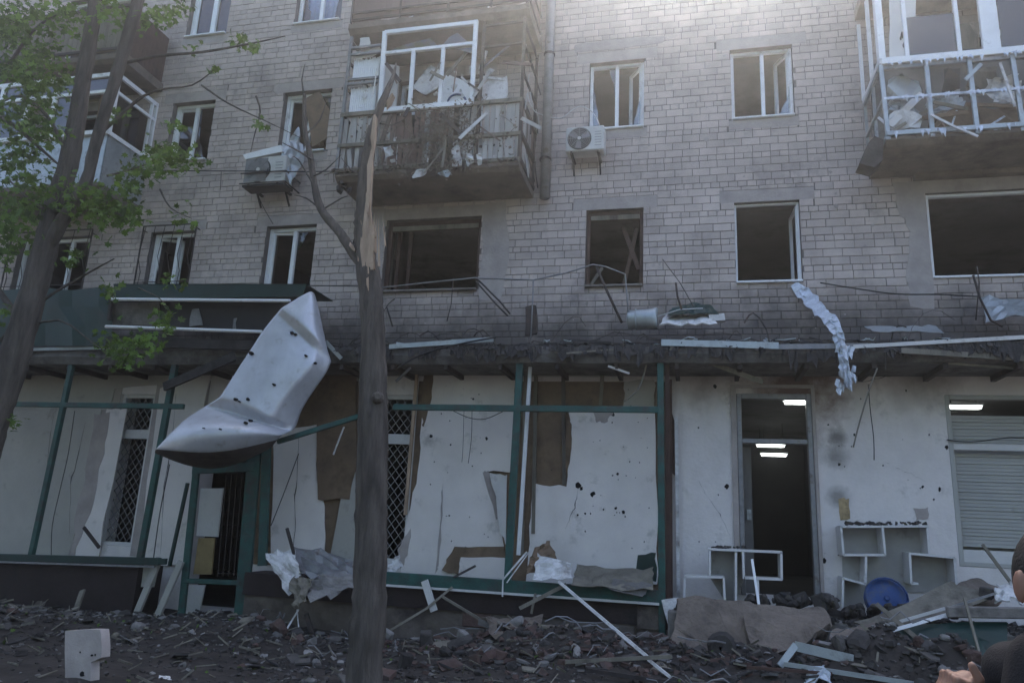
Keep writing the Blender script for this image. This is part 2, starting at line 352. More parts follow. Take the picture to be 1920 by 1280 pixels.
# cement render patches beside the large windows
for pts in ([(3.12, 4.95), (3.43, 4.9), (3.43, 6.85), (3.0, 6.9), (3.05, 6.5), (3.2, 6.1), (3.1, 5.5)],
            [(-3.38, 5.2), (-3.02, 5.2), (-2.9, 5.9), (-3.0, 6.92), (-3.38, 6.92)],
            [(-5.55, 5.3), (-5.18, 5.3), (-5.18, 6.92), (-5.6, 6.92)],
            [(-1.9, 9.68), (-.4, 9.7), (-.35, 9.82), (-1.2, 9.86), (-1.9, 9.83)]):
    pj = jag(pts, .025, 4, 3)
    MB().prism([(x, -.019, z) for x, z in pj], (0, .012, 0)).build('render_patch', 'lintel', bld, tri=True)
# bricks
def subtract(rect, ex):
    out = [rect]
    for e in ex:
        nxt = []
        for (a, b, c, d) in out:
            if e[1] <= a or e[0] >= b or e[3] <= c or e[2] >= d: nxt.append((a, b, c, d)); continue
            if e[0] > a: nxt.append((a, e[0], c, d))
            if e[1] < b: nxt.append((e[1], b, c, d))
            a2, b2 = max(a, e[0]), min(b, e[1])
            if e[2] > c: nxt.append((a2, b2, c, e[2]))
            if e[3] < d: nxt.append((a2, b2, e[3], d))
        out = nxt
    return out
bricks = []; z = 4.17; row = 0; br = random.Random(3)
while z < 13.36:
    hdr = row % 4 == 3; ph = .096 if hdr else .129; pl = .1375 if hdr else .275
    x = XL + (row*.1375 % .275) - .3 + br.uniform(-.02, .02)
    while x < XR:
        L = pl + br.uniform(-.006, .006)
        for q in subtract((x+.0045, x+L-.0045, z+.0045, z+ph-.0045), excl):
            a, b, c, d = q; a = max(a, XL); b = min(b, XR)
            if b-a > .03 and d-c > .025: bricks.append((a, b, c, d))
        x += L
    z += ph; row += 1
def brick_geo(hw, hh, pr, ch=.006):
    # back ring, front ring chamfered
    return ([(-hw,0,-hh),(hw,0,-hh),(hw,0,hh),(-hw,0,hh),(-hw,-pr+.004,-hh),(hw,-pr+.004,-hh),(hw,-pr+.004,hh),(-hw,-pr+.004,hh),
             (-hw+ch,-pr,-hh+ch),(hw-ch,-pr,-hh+ch),(hw-ch,-pr,hh-ch),(-hw+ch,-pr,hh-ch)],
            [(0,1,5,4),(1,2,6,5),(2,3,7,6),(3,0,4,7),(4,5,9,8),(5,6,10,9),(6,7,11,10),(7,4,8,11),(8,9,10,11)])
def vis_area(q):
    x, y = proj(((q[0]+q[1])/2, 0, (q[2]+q[3])/2))
    if not (10 < x < 1910 and 5 < y < 640): return 0
    for ex in ((2.2, 9, 6.6, 13), (-5.7, -2.4, 6.6, 13), (-14, -9.9, 6.9, 13)):      # behind balconies
        if ex[0] < q[0] < ex[1] and ex[2] < q[2] < ex[3]: return 0
    d = (Vector(((q[0]+q[1])/2, 0, (q[2]+q[3])/2))-CAM); return (q[1]-q[0])*(q[3]-q[2])*abs(d.y)/d.length**3
order = sorted(range(len(bricks)), key=lambda i: -vis_area(bricks[i]))
solo = set(order[:300]); cache = {}; rest = MB()
wl = wloc(wall)
for i, q in enumerate(bricks):
    pr = .012+br.uniform(-.003, .004)
    cx, cz = (q[0]+q[1])/2, (q[2]+q[3])/2; hw, hh = (q[1]-q[0])/2, (q[3]-q[2])/2
    if i in solo:
        key = (round(hw, 2), round(hh, 3))
        if key not in cache:
            me = bpy.data.meshes.new('brick'); v, f = brick_geo(hw, hh, .013); me.from_pydata(v, [], f); me.materials.append(M['brick']); cache[key] = me
        o = bpy.data.objects.new('brick', cache[key]); COL.objects.link(o); o.parent = wall; o.location = Vector((cx, -.0005-br.uniform(0, .003), cz))-wl
        o.rotation_euler = (0, br.uniform(-.006, .006), 0)
    else:
        v, f = brick_geo(hw, hh, pr); t = br.uniform(-.006, .006)
        rest.add([(cx+a+c*t, b-.0005, cz+c-a*t) for a, b, c in v], f)
ob = rest.build('bricks', 'brick', wall); ob['kind'] = 'stuff'
mk = MB(); r_ = random.Random(44)
for k in range(170):                                  # shrapnel pocks
    x, z = (r_.gauss(1.0, 2.2), r_.uniform(4.6, 10.5)) if k < 120 else (r_.uniform(-11, 6), r_.uniform(4.6, 11))
    if any(e[0]-.05 < x < e[1]+.05 and e[2]-.05 < z < e[3]+.05 for e in excl): continue
    s = r_.uniform(.008, .03)*(1.7 if r_.random() < .12 else 1)
    mk.prism([(x+s*r_.uniform(.5, 1.2)*math.cos(a), -.0215, z+s*r_.uniform(.5, 1.2)*math.sin(a)) for a in [i*.9 for i in range(7)]], (0, .006, 0))
ob = mk.build('shrapnel_pocks', 'soot' if False else 'lintel', wall); ob['kind'] = 'stuff'
# body: roof, ends, floors, rooms
mb = MB()
mb.box(XL, XR, .42, 12, ZT-.25, ZT); mb.build('roof', 'concrete', bld)
MB().box(XL, XR, 11.6, 12, 0, ZT-.25).build('rear_wall', 'concrete', bld)
MB().box(XL, XL+.4, .42, 11.6, 0, ZT-.25).build('end_wall', 'concrete', bld); MB().box(XR-.4, XR, .42, 11.6, 0, ZT-.25).build('end_wall', 'concrete', bld)
for zf in (4.0, 6.95, 9.7, 12.45):
    MB().box(XL+.4, XR-.4, .421, 11.6, zf-.2, zf).build('floor_slab', 'room', bld)
px = [-14.5, -10.6, -8.3, -5.9, -2.6, 0.0, 2.5, 6.2]
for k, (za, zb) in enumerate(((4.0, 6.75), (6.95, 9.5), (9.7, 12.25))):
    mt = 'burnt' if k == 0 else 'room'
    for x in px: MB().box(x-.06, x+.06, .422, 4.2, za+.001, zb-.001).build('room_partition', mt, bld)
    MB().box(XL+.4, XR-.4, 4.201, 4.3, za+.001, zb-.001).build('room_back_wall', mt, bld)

# ------------------------------------------------------------------ windows
def frame_mb(x0, x1, z0, z1, y, wd, dp, mul=(), tr=()):
    mb = MB(); mb.box(x0, x0+wd, y, y+dp, z0, z1); mb.box(x1-wd, x1, y, y+dp, z0, z1)
    mb.box(x0+wd, x1-wd, y+.001, y+dp-.001, z0, z0+wd); mb.box(x0+wd, x1-wd, y+.001, y+dp-.001, z1-wd, z1)
    for f in mul: xm = x0+(x1-x0)*f; mb.box(xm-wd*.6, xm+wd*.6, y+.002, y+dp-.002, z0+wd, z1-wd)
    return mb
def shard(x0, x1, z0, z1, y, corner, sx, sz, seed, parent):
    """what is left of a broken pane, clinging to one corner"""
    r = random.Random(seed); cx = x0 if 'l' in corner else x1; cz = z0 if 'b' in corner else z1
    dx = (1 if 'l' in corner else -1)*(x1-x0)*sx; dz = (1 if 'b' in corner else -1)*(z1-z0)*sz
    pts = [(cx, cz), (cx+dx, cz)]
    for k in range(1, 6):
        t = k/6; f = (1-t)**1.2; pts.append((cx+dx*f*r.uniform(.6, 1.15), cz+dz*t*r.uniform(.8, 1.1)))
    pts.append((cx, cz+dz))
    MB().prism([(a, y, b) for a, b in pts], (0, .004, 0)).build('pane', 'glass', parent, tri=True)
def pane(x0, x1, z0, z1, y, parent):
    MB().box(x0, x1, y, y+.004, z0, z1).build('pane', 'glass', parent)
def sash(x0, x1, z0, z1, y, ang, hinge, m, parent, wd=.05, glassy=None, th=.045):
    """casement leaf swung inwards about its hinge side by ang degrees"""
    e = MB(); W = x1-x0
    e.box(0, wd, -th/2, th/2, z0, z1); e.box(W-wd, W, -th/2, th/2, z0, z1); e.box(wd, W-wd, -th/2+.001, th/2-.001, z0, z0+wd); e.box(wd, W-wd, -th/2+.001, th/2-.001, z1-wd, z1)
    a = math.radians(ang)
    def tf(v):
        x, yy, zz = v
        if hinge == 'r': return Vector((x1-(W-x)*math.cos(a)-yy*math.sin(a)*-1, y+(W-x)*math.sin(a)+yy*math.cos(a), zz))
        return Vector((x0+x*math.cos(a)-yy*math.sin(a), y+x*math.sin(a)+yy*math.cos(a), zz))
    e.v = [tf(v) for v in e.v]; o = e.build('sash', m, parent)
    if glassy:
        g = MB().box(wd-.005, W-wd+.005, -.002, .002, z0+wd-.005, z1-wd+.005); g.v = [tf(v) for v in g.v]; g.build('pane', 'glass', parent)
    return o
def sill(x0, x1, z, m, parent, y=-.09, t=.03):
    MB().box(x0-.06, x1+.06, y, .14, z-t, z+.002).build('sill', m, parent, bevel=.006)
def window(key, m='pvc', wd=.065, y=.11, mul=(), lab=None, sillm='pvc', sly=-.06):
    x0, x1, z0, z1 = OPEN[key]
    o = frame_mb(x0+.004, x1-.004, z0+.006, z1-.004, y, wd, .07, mul).build('window', m, bld, bevel=.006)
    if lab: o['label'] = lab
    if sillm: sill(x0+.07, x1-.07, z0+.03, sillm, o, sly)
    return o, x0, x1, z0, z1
# first residential floor
o, x0, x1, z0, z1 = window(('A', 1), mul=(.35, .68)); pane(x0+.06, x0+.6, z0+.06, z1-.06, .16, o)
o, x0, x1, z0, z1 = window(('B', 1), mul=(.55,)); sash(x0+.06, x0+.52, z0+.06, z1-.06, .165, 25, 'l', 'pvc', o); shard(x0+.06, x0+.5, z0+.06, z1-.06, .16, 'lb', .5, .8, 2, o)
o, x0, x1, z0, z1 = window(('C', 1), mul=(.52,)); sash(x0+.06, x0+.50, z0+.06, z1-.06, .165, 6, 'l', 'pvc', o); shard(x0+.55, x1-.06, z0+.06, z1-.06, .16, 'lt', .55, .45, 5, o); shard(x0+.55, x1-.06, z0+.06, z1-.06, .16, 'rb', .3, .6, 6, o)
o, x0, x1, z0, z1 = window(('D', 1), 'brownwood', .07, .1, lab='burnt brown wooden frame without glass', sillm='concrete', sly=-.10)
MB().box(x0+.10, x0+.16, .30, .36, z0+.1, z1-.1).build('sash', 'brownwood', o); MB().box(x0+.3, x0+.36, .34, .40, z0+.1, z1-.1).build('sash', 'brownwood', o)
MB().box(x0+.08, x1-.08, .09, .15, z1-.17, z1-.085).build('transom', 'wood', o)
o, x0, x1, z0, z1 = window(('E', 1), 'brownwood', .06, .08, lab='charred brown wooden frame without glass', sillm='concrete', sly=-.08)
MB().box(x0+.07, x1-.07, .07, .13, z1-.15, z1-.07).build('transom', 'wood', o)
mb = MB(); mb.bar((x1-.35, .3, z1-.2), (x1-.08, .2, z0+.35), .07, .04); mb.build('sash', 'brownwood', o); MB().bar((x1-.12, .25, z1-.25), (x1-.33, .28, z0+.1), .06, .04).build('sash', 'brownwood', o)
MB().bar((x0+.08, .2, z0+.12), (x0+.25, .25, z0+.42), .05, .03).build('sash', 'wood', o)
o, x0, x1, z0, z1 = window(('F', 1), 'pvc', .03, .06, sillm='pvc', sly=-.07); sash(x1-.55, x1-.03, z0+.05, z1-.05, .10, 86, 'r', 'pvc', o)
o, x0, x1, z0, z1 = window(('G', 1), 'pvc', .045, .05, sillm='pvc', sly=-.05)
# second residential floor
o, x0, x1, z0, z1 = window(('B', 2), mul=(.5,)); sash(x0+.06, x0+.46, z0+.06, z1-.06, .17, 3, 'l', 'pvc', o, glassy=True); shard(x0+.52, x1-.06, z0+.06, z1-.06, .16, 'lb', .7, .9, 12, o)
o, x0, x1, z0, z1 = window(('C', 2), mul=(.53,)); sash(x0+.06, x0+.5, z0+.06, z1-.06, .17, 12, 'l', 'pvc', o); shard(x0+.58, x1-.06, z0+.06, z1-.06, .16, 'rt', .9, .8, 13, o)
o, x0, x1, z0, z1 = window(('E', 2), 'pvc', .05, .09, mul=(.5,), sly=-.06)
shard(x0+.05, x0+.45, z0+.05, z1-.05, .12, 'lb', .4, .9, 21, o); shard(x0+.05, x0+.45, z0+.05, z1-.05, .12, 'rt', .3, .7, 22, o); shard(x0+.5, x1-.05, z0+.05, z1-.05, .12, 'rb', .35, .8, 23, o)
sash(x0+.5, x1-.05, z0+.05, z1-.05, .13, 55, 'r', 'pvc', o)
o, x0, x1, z0, z1 = window(('F', 2), 'pvc', .05, .09, mul=(.52,), sly=-.06); sash(x0+.54, x1-.05, z0+.05, z1-.05, .13, 62, 'r', 'pvc', o); shard(x0+.54, x1-.05, z0+.05, z1-.05, .12, 'rb', .5, .5, 27, o)
# third residential floor
o, x0, x1, z0, z1 = window(('B', 3), mul=(.55,)); pane(x0+.06, x0+.47, z0+.06, z1-.06, .16, o); sash(x0+.06, x0+.48, z0+.06, z1-.06, .17, 0, 'l', 'pvc', o); pane(x0+.55, x1-.06, z0+.06, z1-.06, .165, o)
o, x0, x1, z0, z1 = window(('C', 3), mul=(.5,)); shard(x0+.06, x0+.46, z0+.06, z1-.06, .16, 'lb', .9, .9, 31, o); shard(x0+.55, x1-.06, z0+.06, z1-.06, .16, 'rb', .8, .9, 32, o)
for k in 'EF': window((k, 3), mul=(.5,))
for k in 'ADG':
    for r in (2, 3):
        x0, x1, z0, z1 = OPEN[k, r]; o = frame_mb(x0+.004, x1-.004, z0+.004, z1-.004, .12, .06, .07, (.36,)).build('balcony_door', 'pvc', bld)
# grilles on two first-floor windows
for key, seed in ((('B', 1), 1), (('A', 1), 2)):
    x0, x1, z0, z1 = OPEN[key]
    g = MB(); g.bar((x0-.1, -.12, z0-.05), (x0-.1, -.12, z1+.08), .02); g.bar((x1+.1, -.12, z0-.05), (x1+.1, -.12, z1+.08), .02); g.bar((x0-.1, -.12, z1+.08), (x1+.1, -.12, z1+.08), .02); g.bar((x0-.1, -.12, z0+.3), (x1+.1, -.12, z0+.3), .015)
    r = random.Random(seed)
    for k in range(6):
        xx = x0-.05+(x1-x0+.1)*k/5; g.tube([(xx, -.12, z0-.05), (xx+.05, -.13, z0+.5), (xx-.05, -.13, z0+.8), (xx, -.12, z1+.08)], .007, 4)
    for zz in (z0, z1): g.bar((x0-.1, -.12, zz), (x0-.1, .02, zz), .015); g.bar((x1+.1, -.12, zz), (x1+.1, .02, zz), .015)
    g.build('window_grille', 'rust', bld)
# curtains behind two windows
def curtain(key, fx0, fx1, m, label, y=.28, zoff=0):
    x0, x1, z0, z1 = OPEN[key]; xa = x0+(x1-x0)*fx0; xb = x0+(x1-x0)*fx1; mb = MB(); n = 22
    for zz in (z0+.08+zoff, (z0+z1)/2, z1-.02):
        for i in range(n+1): mb.v.append(Vector((xa+(xb-xa)*i/n, y+.025*math.sin(i*1.9)+.012*math.sin(i*.7+zz*3), zz)))
    for j in range(2):
        for i in range(n): k = j*(n+1)+i; mb.f.append((k, k+1, k+n+2, k+n+1))
    o = mb.build('curtain', m, smooth=True, label=label, cat='curtain'); o.modifiers.new('t', 'SOLIDIFY').thickness = .003
curtain(('B', 2), .05, .5, 'curtain', 'pale blue curtain hanging behind an unbroken window pane')
curtain(('C', 3), .05, .95, 'curtain', 'pale curtain behind the shattered window beside the uppermost brown balcony')
curtain(('C', 2), .5, .92, 'tancurtain', 'torn tan curtain in the broken window beside the glazed wrecked balcony', zoff=.1)
curtain(('B', 3), .05, .5, 'curtain', 'light curtain behind the intact upper window with render patch below it')
# ------------------------------------------------------------------ balconies
def ragged_slab(x0, x1, yf, z0, z1, seed, m='slab'):
    """concrete slab whose front edge is chipped"""
    r = random.Random(seed); mb = MB(); n = 26
    for i in range(n+1):
        x = x0+(x1-x0)*i/n; a = r.uniform(0, .035); b = r.uniform(0, .05)
        for y, zz in ((yf+a, z1), (yf+b*.5, z0+.05+b*.5), (yf+.07+b, z0), (-.001, z0), (-.001, z1)): mb.v.append(Vector((x, y, zz)))
    for i in range(n):
        for j in range(5): k = i*5; mb.f.append((k+j, k+(j+1) % 5, k+5+(j+1) % 5, k+5+j))
    mb.f.append((0, 1, 2, 3, 4)); k = n*5; mb.f.append((k+4, k+3, k+2, k+1, k)); return mb
# the wrecked, wooden-clad balcony in the middle
X0, X1, YF = -5.66, -2.54, -1.1
bal = ragged_slab(X0, X1, YF, 6.98, 7.10, 5).build('balcony', 'slab', bld)
bal['label'] = 'wrecked balcony with plank parapet and bent white window frame'
def bp(a, b, wdt=.05, d=.05, m='rust', nm='rail'): return MB().bar(a, b, wdt, d).build(nm, m, bal)
for zz, wd in ((7.15, .06), (7.6, .06), (8.17, .07)):
    bp((X0, YF+.02, zz), (X1, YF+.02, zz+rnd.uniform(-.02, .02)), wd, .05, 'wood'); bp((X1, YF+.02, zz), (X1, -.02, zz), wd, .05, 'rust'); bp((X0, YF+.02, zz), (X0, -.02, zz), wd, .05, 'rust')
r = random.Random(11); x = X0+.04
while x < X1-.06:
    wdt = .085; m = 'greyplank' if (x < -4.95 or x > -3.35) else ('redplank' if -4.8 < x < -4.3 else 'greyplank' if r.random() < .65 else 'redplank')
    for za, zb in ((7.13, 7.57), (7.63, 8.13)):
        if r.random() < .10: continue
        t = r.uniform(-.02, .02)*(5 if r.random() < .22 else 1)
        MB().bar((x+wdt/2, YF+.055+r.uniform(-.006, .006), za+r.uniform(-.02, .03)), (x+wdt/2+t, YF+.055, zb+r.uniform(-.04, .03)), wdt-.012, .018).build('plank', m, bal)
    x += wdt
y = YF+.08
while y < -.1:
    MB().bar((X1-.03, y+.04, 7.12), (X1-.03, y+.04, 8.13), .018, .075).build('plank', 'redplank' if r.random() < .6 else 'greyplank', bal)
    MB().bar((X0+.03, y+.04, 7.12), (X0+.03, y+.04, 8.13), .018, .075).build('plank', 'greyplank', bal); y += .085
for xx, yy in ((X0+.01, YF), (X1-.01, YF), (X0+.62, YF), (X1-.72, YF), (X1-.01, -.06), (X0+.01, -.06)):
    bp((xx, yy+.03, 7.10), (xx+r.uniform(-.02, .02), yy+.03, 9.68), .05, .05, 'steel' if xx < -5 else 'rust', 'post')
for zz in (8.75, 8.83, 9.32, 9.45): bp((X0, YF+.02, zz), (X0+.62, YF+.02, zz+.0), .04, .04, 'steel')
for zz in (9.2, 9.6): bp((X1-.72, YF+.03, zz), (X1, YF+.03, zz+.02), .035, .035, 'rust'); 
for zz in (8.7, 9.2, 9.6): bp((X1-.02, YF+.03, zz), (X1-.02, -.05, zz+.02), .035, .035, 'rust'); bp((X0+.02, YF+.03, zz), (X0+.02, -.05, zz), .035, .035, 'rust')
def ribbed(x0, x1, z0, z1, y, m, nm, seed, parent):
    r = random.Random(seed); mb = MB(); n = 26
    for i in range(n+1):
        xx = x0+(x1-x0)*i/n; mb.v += [Vector((xx, y+.012*(i % 2), z0+r.uniform(-.03, .03))), Vector((xx, y+.012*(i % 2), z1+r.uniform(-.03, .02)))]
    for i in range(n): mb.f.append((2*i, 2*i+2, 2*i+3, 2*i+1))
    o = mb.build(nm, m, parent); o.modifiers.new('t', 'SOLIDIFY').thickness = .006; return o
ribbed(X0+.08, X0+.55, 8.22, 8.72, YF+.10, 'pvc', 'panel', 1, bal); ribbed(X0+.08, X0+.56, 8.86, 9.28, YF+.10, 'pvc', 'panel', 2, bal)
for q in ([(675, 72), (692, 70), (695, 90), (683, 100), (676, 95)], [(667, 98), (712, 88), (715, 100), (690, 108), (668, 112)]):
    pxsheet(jag(q, 2, 3, 4), YF+.06, .01).build('panel', 'board', bal, tri=True)
# bent white window frame hanging in front of the posts
yb = YF-.02
fr = MB().bar(P(722, 60, yb), P(712, 213, yb), .075, .06).bar(P(893, 39, yb), P(884, 196, yb), .07, .06).bar(P(722, 62, yb), P(893, 43, yb), .075, .058).bar(P(712, 208, yb), P(884, 193, yb), .085, .058).bar(P(722, 101, yb), P(888, 82, yb), .06, .056)
fr.bar(P(776, 95, yb), P(768, 202, yb), .065, .054).bar(P(832, 88, yb), P(824, 197, yb), .06, .054)
fro = fr.build('window_frame', 'pvc', bal, bevel=.006)
for q in ([(722, 98), (760, 84), (790, 76), (808, 72), (822, 88)], [(828, 87), (842, 70), (858, 62), (880, 82)], [(776, 97), (788, 97), (780, 108), (774, 116)], [(832, 92), (886, 84), (884, 100), (862, 94)], [(716, 206), (716, 170), (724, 190), (734, 204)]):
    MB().prism([P(a, b, yb+.02) for a, b in q], (0, .004, 0)).build('pane', 'glass', fro, tri=True)
# loose boards and sheets thrown into it
lo = [('board', [(772, 165), (808, 122), (832, 135), (826, 160), (798, 178)], -.85, 'white cupboard door lying diagonally inside the plank-clad balcony', 'cupboard door', 'foam'),
      ('board', [(770, 166), (800, 180), (824, 160), (822, 202), (772, 205)], -.8, 'brownish board propped below the white cupboard door in the balcony', 'board', 'osb'),
      ('appliance_panel', [(838, 138), (872, 152), (886, 168), (884, 196), (828, 199), (832, 150)], -.82, 'white appliance side with a dark blue arc inside the plank-clad balcony', 'appliance panel', 'pvc'),
      ('board', [(716, 118), (748, 124), (742, 200), (716, 202)], -.8, 'pale narrow board standing behind the bent white frame of the balcony', 'board', 'board'),
      ('torn_sheet', [(896, 178), (906, 160), (916, 152), (936, 148), (950, 142), (952, 188), (893, 194)], -1.0, 'torn white panel in the corner bay of the plank-clad balcony', 'panel', 'foam')]
for k, (nm, q, Y, lab, cat, m) in enumerate(lo):
    o = pxsheet(jag(q, 1.5, 3, k+9), Y, .03).build(nm, m, label=lab, cat=cat, tri=True)
    if nm == 'appliance_panel': MB().tube([P(845+18*math.cos(a)+12, 195-18*math.sin(a), Y-.012) for a in [math.pi*i/10 for i in range(11)]], .018, 6).build('seal', 'blue', o)
for k, (a, b, m, lab, wd) in enumerate([((880, 92), (838, 142), 'wood', 'bare wooden lath leaning across the upper right light of the bent balcony frame', .05), ((865, 145), (893, 170), 'board', 'short white lath sticking out of the bent balcony frame near its corner', .03),
         ((955, 85), (905, 128), 'steel', 'thin grey rod slanting across the corner bay of the wrecked balcony', .025), ((912, 96), (900, 130), 'foam', 'slim white strip upright in the corner bay of the wrecked balcony', .05), ((905, 145), (948, 150), 'foam', 'pale lath lying over the torn white panel on the balcony', .04)]):
    MB().bar(P(*a, -1.02), P(*b, -1.0), wd, .025).build('lath', m, label=lab, cat='lath')
# rags and scraps caught on the parapet
for k, (q, m, lab) in enumerate([([(850, 268), (858, 262), (862, 285), (866, 310), (848, 312), (846, 282)], 'foam', 'long white rag hanging on the plank parapet of the balcony'), ([(872, 285), (884, 290), (888, 305), (876, 312)], 'foam', 'small white rag beside the long one on the plank parapet'),
         ([(893, 290), (905, 286), (903, 308), (896, 310)], 'board', 'narrow beige rag at the corner end of the plank parapet'), ([(772, 332), (782, 318), (802, 316), (796, 328), (776, 334)], 'foam', 'bright white scrap lying on the edge of the balcony slab'), ([(820, 325), (840, 318), (848, 328), (836, 332)], 'galv', 'grey crumpled scrap on the edge of the balcony slab'), ([(718, 276), (732, 272), (738, 290), (722, 298)], 'foam', 'pale scrap stuck in the plank parapet beside the broken tree')]):
    pts = [P(a, b, -1.17+.03*math.sin(i*2.1)) for i, (a, b) in enumerate(jag(q, 2, 3, k))]
    MB().prism(pts, (0, .008, 0)).build('rag', m, label=lab, cat='rag', tri=True)
# dead vine over the parapet
vn = empty('dead_vine', ((X0+X1)/2, YF, 7.0), 'dry brown creeper tangled over the plank parapet of the balcony', 'vine')
mb = MB(); mt = MB(); r = random.Random(8)
for k in range(26):
    cx = r.gauss(-4.0, .6); pts = []; zz = 7.02+r.uniform(-.1, .2)
    for i in range(8): pts.append(Vector((min(max(cx+r.uniform(-.09, .09)*(i+1)*.6, X0), X1), YF-.03-r.uniform(0, .05), zz+i*r.uniform(.1, .17))))
    mt.tube(pts, .007, 4, False)
    for i in range(34):
        p = pts[r.randrange(8)]+Vector((r.gauss(0, .10), r.gauss(-.02, .03), r.gauss(0, .08)))
        if p.z > 8.45 or not X0-.1 < p.x < X1+.1: continue
        a = Vector((r.uniform(-1, 1), r.uniform(-1, .2), r.uniform(-1, 1))).normalized()*r.uniform(.015, .035); b = a.orthogonal()*r.uniform(.4, .8)
        mb.add([p-a, p+b, p+a, p-b], [(0, 1, 2, 3)])
mb.build('leaves', 'dryleaf', vn); mt.build('stems', 'wood', vn)

# rubble clinging to the slab edge, and a lump at its far corner
mb = MB(); r = random.Random(18)
for k in range(240):
    x = r.uniform(X0-.05, X1+.02); y = YF-.02+abs(r.gauss(0, .05))
    if r.random() < .6: chunk(mb, (x, y, 7.11+r.uniform(0, .05)), r.uniform(.012, .04), r)
    else: mb.bar((x, y, 7.12), (x+r.uniform(-.2, .2), y-r.uniform(0, .08), 7.08+r.uniform(-.12, .1)), r.uniform(.006, .02), .008)
mb.build('balcony_litter', 'dryleaf', label='broken crumbs and laths along the slab edge of the wrecked balcony', kind='stuff')
mb = MB()
for k in range(9): chunk(mb, P(645+r.uniform(-12, 12), 345+r.uniform(-10, 14), -1.0+r.uniform(-.1, .1)), r.uniform(.04, .09), r)
mb.build('hanging_clod', 'soot', label='dark clod hanging under the corner of the wrecked balcony beside the snapped tree', cat='clod')
for k in range(16):                                    # slats and rods knocked loose
    x = r.uniform(X0+.6, X1+.05); z = r.uniform(7.2, 9.2); a = r.uniform(-1.2, 1.2); L = r.uniform(.25, .8)
    MB().bar((x, YF-.06-r.uniform(0, .05), z), (x+L*math.sin(a), YF-.08-r.uniform(0, .12), z-L*math.cos(a)*.8), r.uniform(.015, .07), .015).build('loose_slat', r.choice(['greyplank', 'redplank', 'rust', 'board', 'wood']), bal)
for k in range(10):
    x = X1+r.uniform(0, .08); y = r.uniform(-1.1, -.15); z = r.uniform(7.1, 9.4); MB().bar((x, y, z), (x+r.uniform(0, .15), y+r.uniform(-.3, .3), z-r.uniform(.2, .6)), .02, .015).build('loose_slat', r.choice(['rust', 'wood', 'greyplank']), bal)
mb = MB()
for k in range(70):
    x = r.uniform(X0+.1, X1-.05); y = r.uniform(YF-.03, YF+.35); z = r.choice([8.22, 8.2, 7.66, 7.2, 8.5, 8.8])+r.uniform(-.05, .12); s = r.uniform(.02, .09); a0 = r.uniform(0, 6)
    mb.prism([Vector((x+s*r.uniform(.4, 1.2)*math.cos(a0+i*1.26), y+r.uniform(-.02, .02), z+s*r.uniform(.4, 1.2)*math.sin(a0+i*1.26))) for i in range(5)], (0, .006, 0))
mb.build('balcony_scraps', 'foam', label='white torn scraps caught in the wrecked plank-clad balcony', kind='stuff', tri=True)
# balcony above it
b3 = ragged_slab(X0-.05, X1+.05, YF-.02, 9.76, 9.93, 6).build('balcony', 'slab', bld); b3['label'] = 'upper balcony with faded red sheet parapet'
mb = MB()
ribbed(X0, X1, 9.98, 10.95, YF+.03, 'pinkpanel', 'panel', 5, b3)
for yy in (0,): 
    o = MB().box(X1-.02, X1, YF+.03, -.01, 9.98, 10.95).build('panel', 'pinkpanel', b3); MB().box(X0, X0+.02, YF+.03, -.01, 9.98, 10.95).build('panel', 'pinkpanel', b3)
for zz in (9.98, 10.12, 10.45, 10.95): MB().bar((X0-.02, YF-.01, zz), (X1+.02, YF-.01, zz), .035, .03).build('rail', 'rust', b3); MB().bar((X1+.01, YF-.01, zz), (X1+.01, -.02, zz), .035, .03).build('rail', 'rust', b3)
for xx in (X0, X0+.9, -3.9, X1-.6, X1): MB().bar((xx, YF-.012, 9.93), (xx, YF-.012, 11), .03, .03).build('post', 'rust', b3)

# glazed balcony at the right-hand end
A0, A1 = 2.70, 6.1
br_ = ragged_slab(A0, A1, YF, 6.98, 7.09, 9).build('balcony', 'slab', bld); br_['label'] = 'balcony whose cladding is stripped to a pale metal railing'
MB().box(A0+.6, A1-.6, -.14, -.003, 6.90, 6.977).build('beam', 'slab', br_)
MB().bar((A0, YF-.01, 7.13), (A1, YF-.01, 7.13), .07, .05).build('rail', 'galv', br_, bevel=.006)
MB().bar((A0, YF-.01, 8.26), (A1, YF-.01, 8.26), .10, .06).build('rail', 'pvc', br_, bevel=.006); MB().bar((A0, YF+.02, 8.17), (A1, YF+.02, 8.17), .05, .05).build('rail', 'steel', br_)
MB().bar((A0, YF, 7.68), (A1, YF, 7.66), .035, .03).build('rail', 'foil', br_)
for zz in (7.08, 7.68, 8.22): MB().bar((A0, YF, zz), (A0, -.02, zz), .05, .04).build('rail', 'galv', br_)
for xx in (A0+.02, 3.28, 3.83, 4.38, 4.95, 5.5, 6.06): MB().bar((xx, YF+.01, 7.05), (xx+rnd.uniform(-.03, .03), YF+.01, 8.22), .055, .045).build('post', 'galv', br_)
for yy in (-.02, -.55): MB().bar((A0+.01, yy, 7.05), (A0+.01, yy, 8.2), .04, .04).build('post', 'galv', br_)
for xx, wd in ((A0+.02, .09), (3.05, .05), (3.72, .05), (4.12, .22), (4.75, .05), (5.4, .05), (6.05, .09)): MB().box(xx-wd/2, xx+wd/2, YF-.02, YF+.04, 8.31, 9.66).build('window_post', 'pvc', br_)
MB().bar((A0, YF+.01, 9.62), (A1, YF+.01, 9.62), .08, .06).build('rail', 'pvc', br_)
for yy in (-.02, -.6, -1.04): MB().bar((A0-.005, yy, 8.31), (A0-.005, yy, 9.66), .05, .05).build('window_post', 'pvc', br_)
o = pxsheet(jag([(1668, -20), (1716, -30), (1717, 95), (1700, 106), (1668, 108)], 1.2, 4, 3), YF+.03, .02).build('panel', 'board', br_, tri=True)
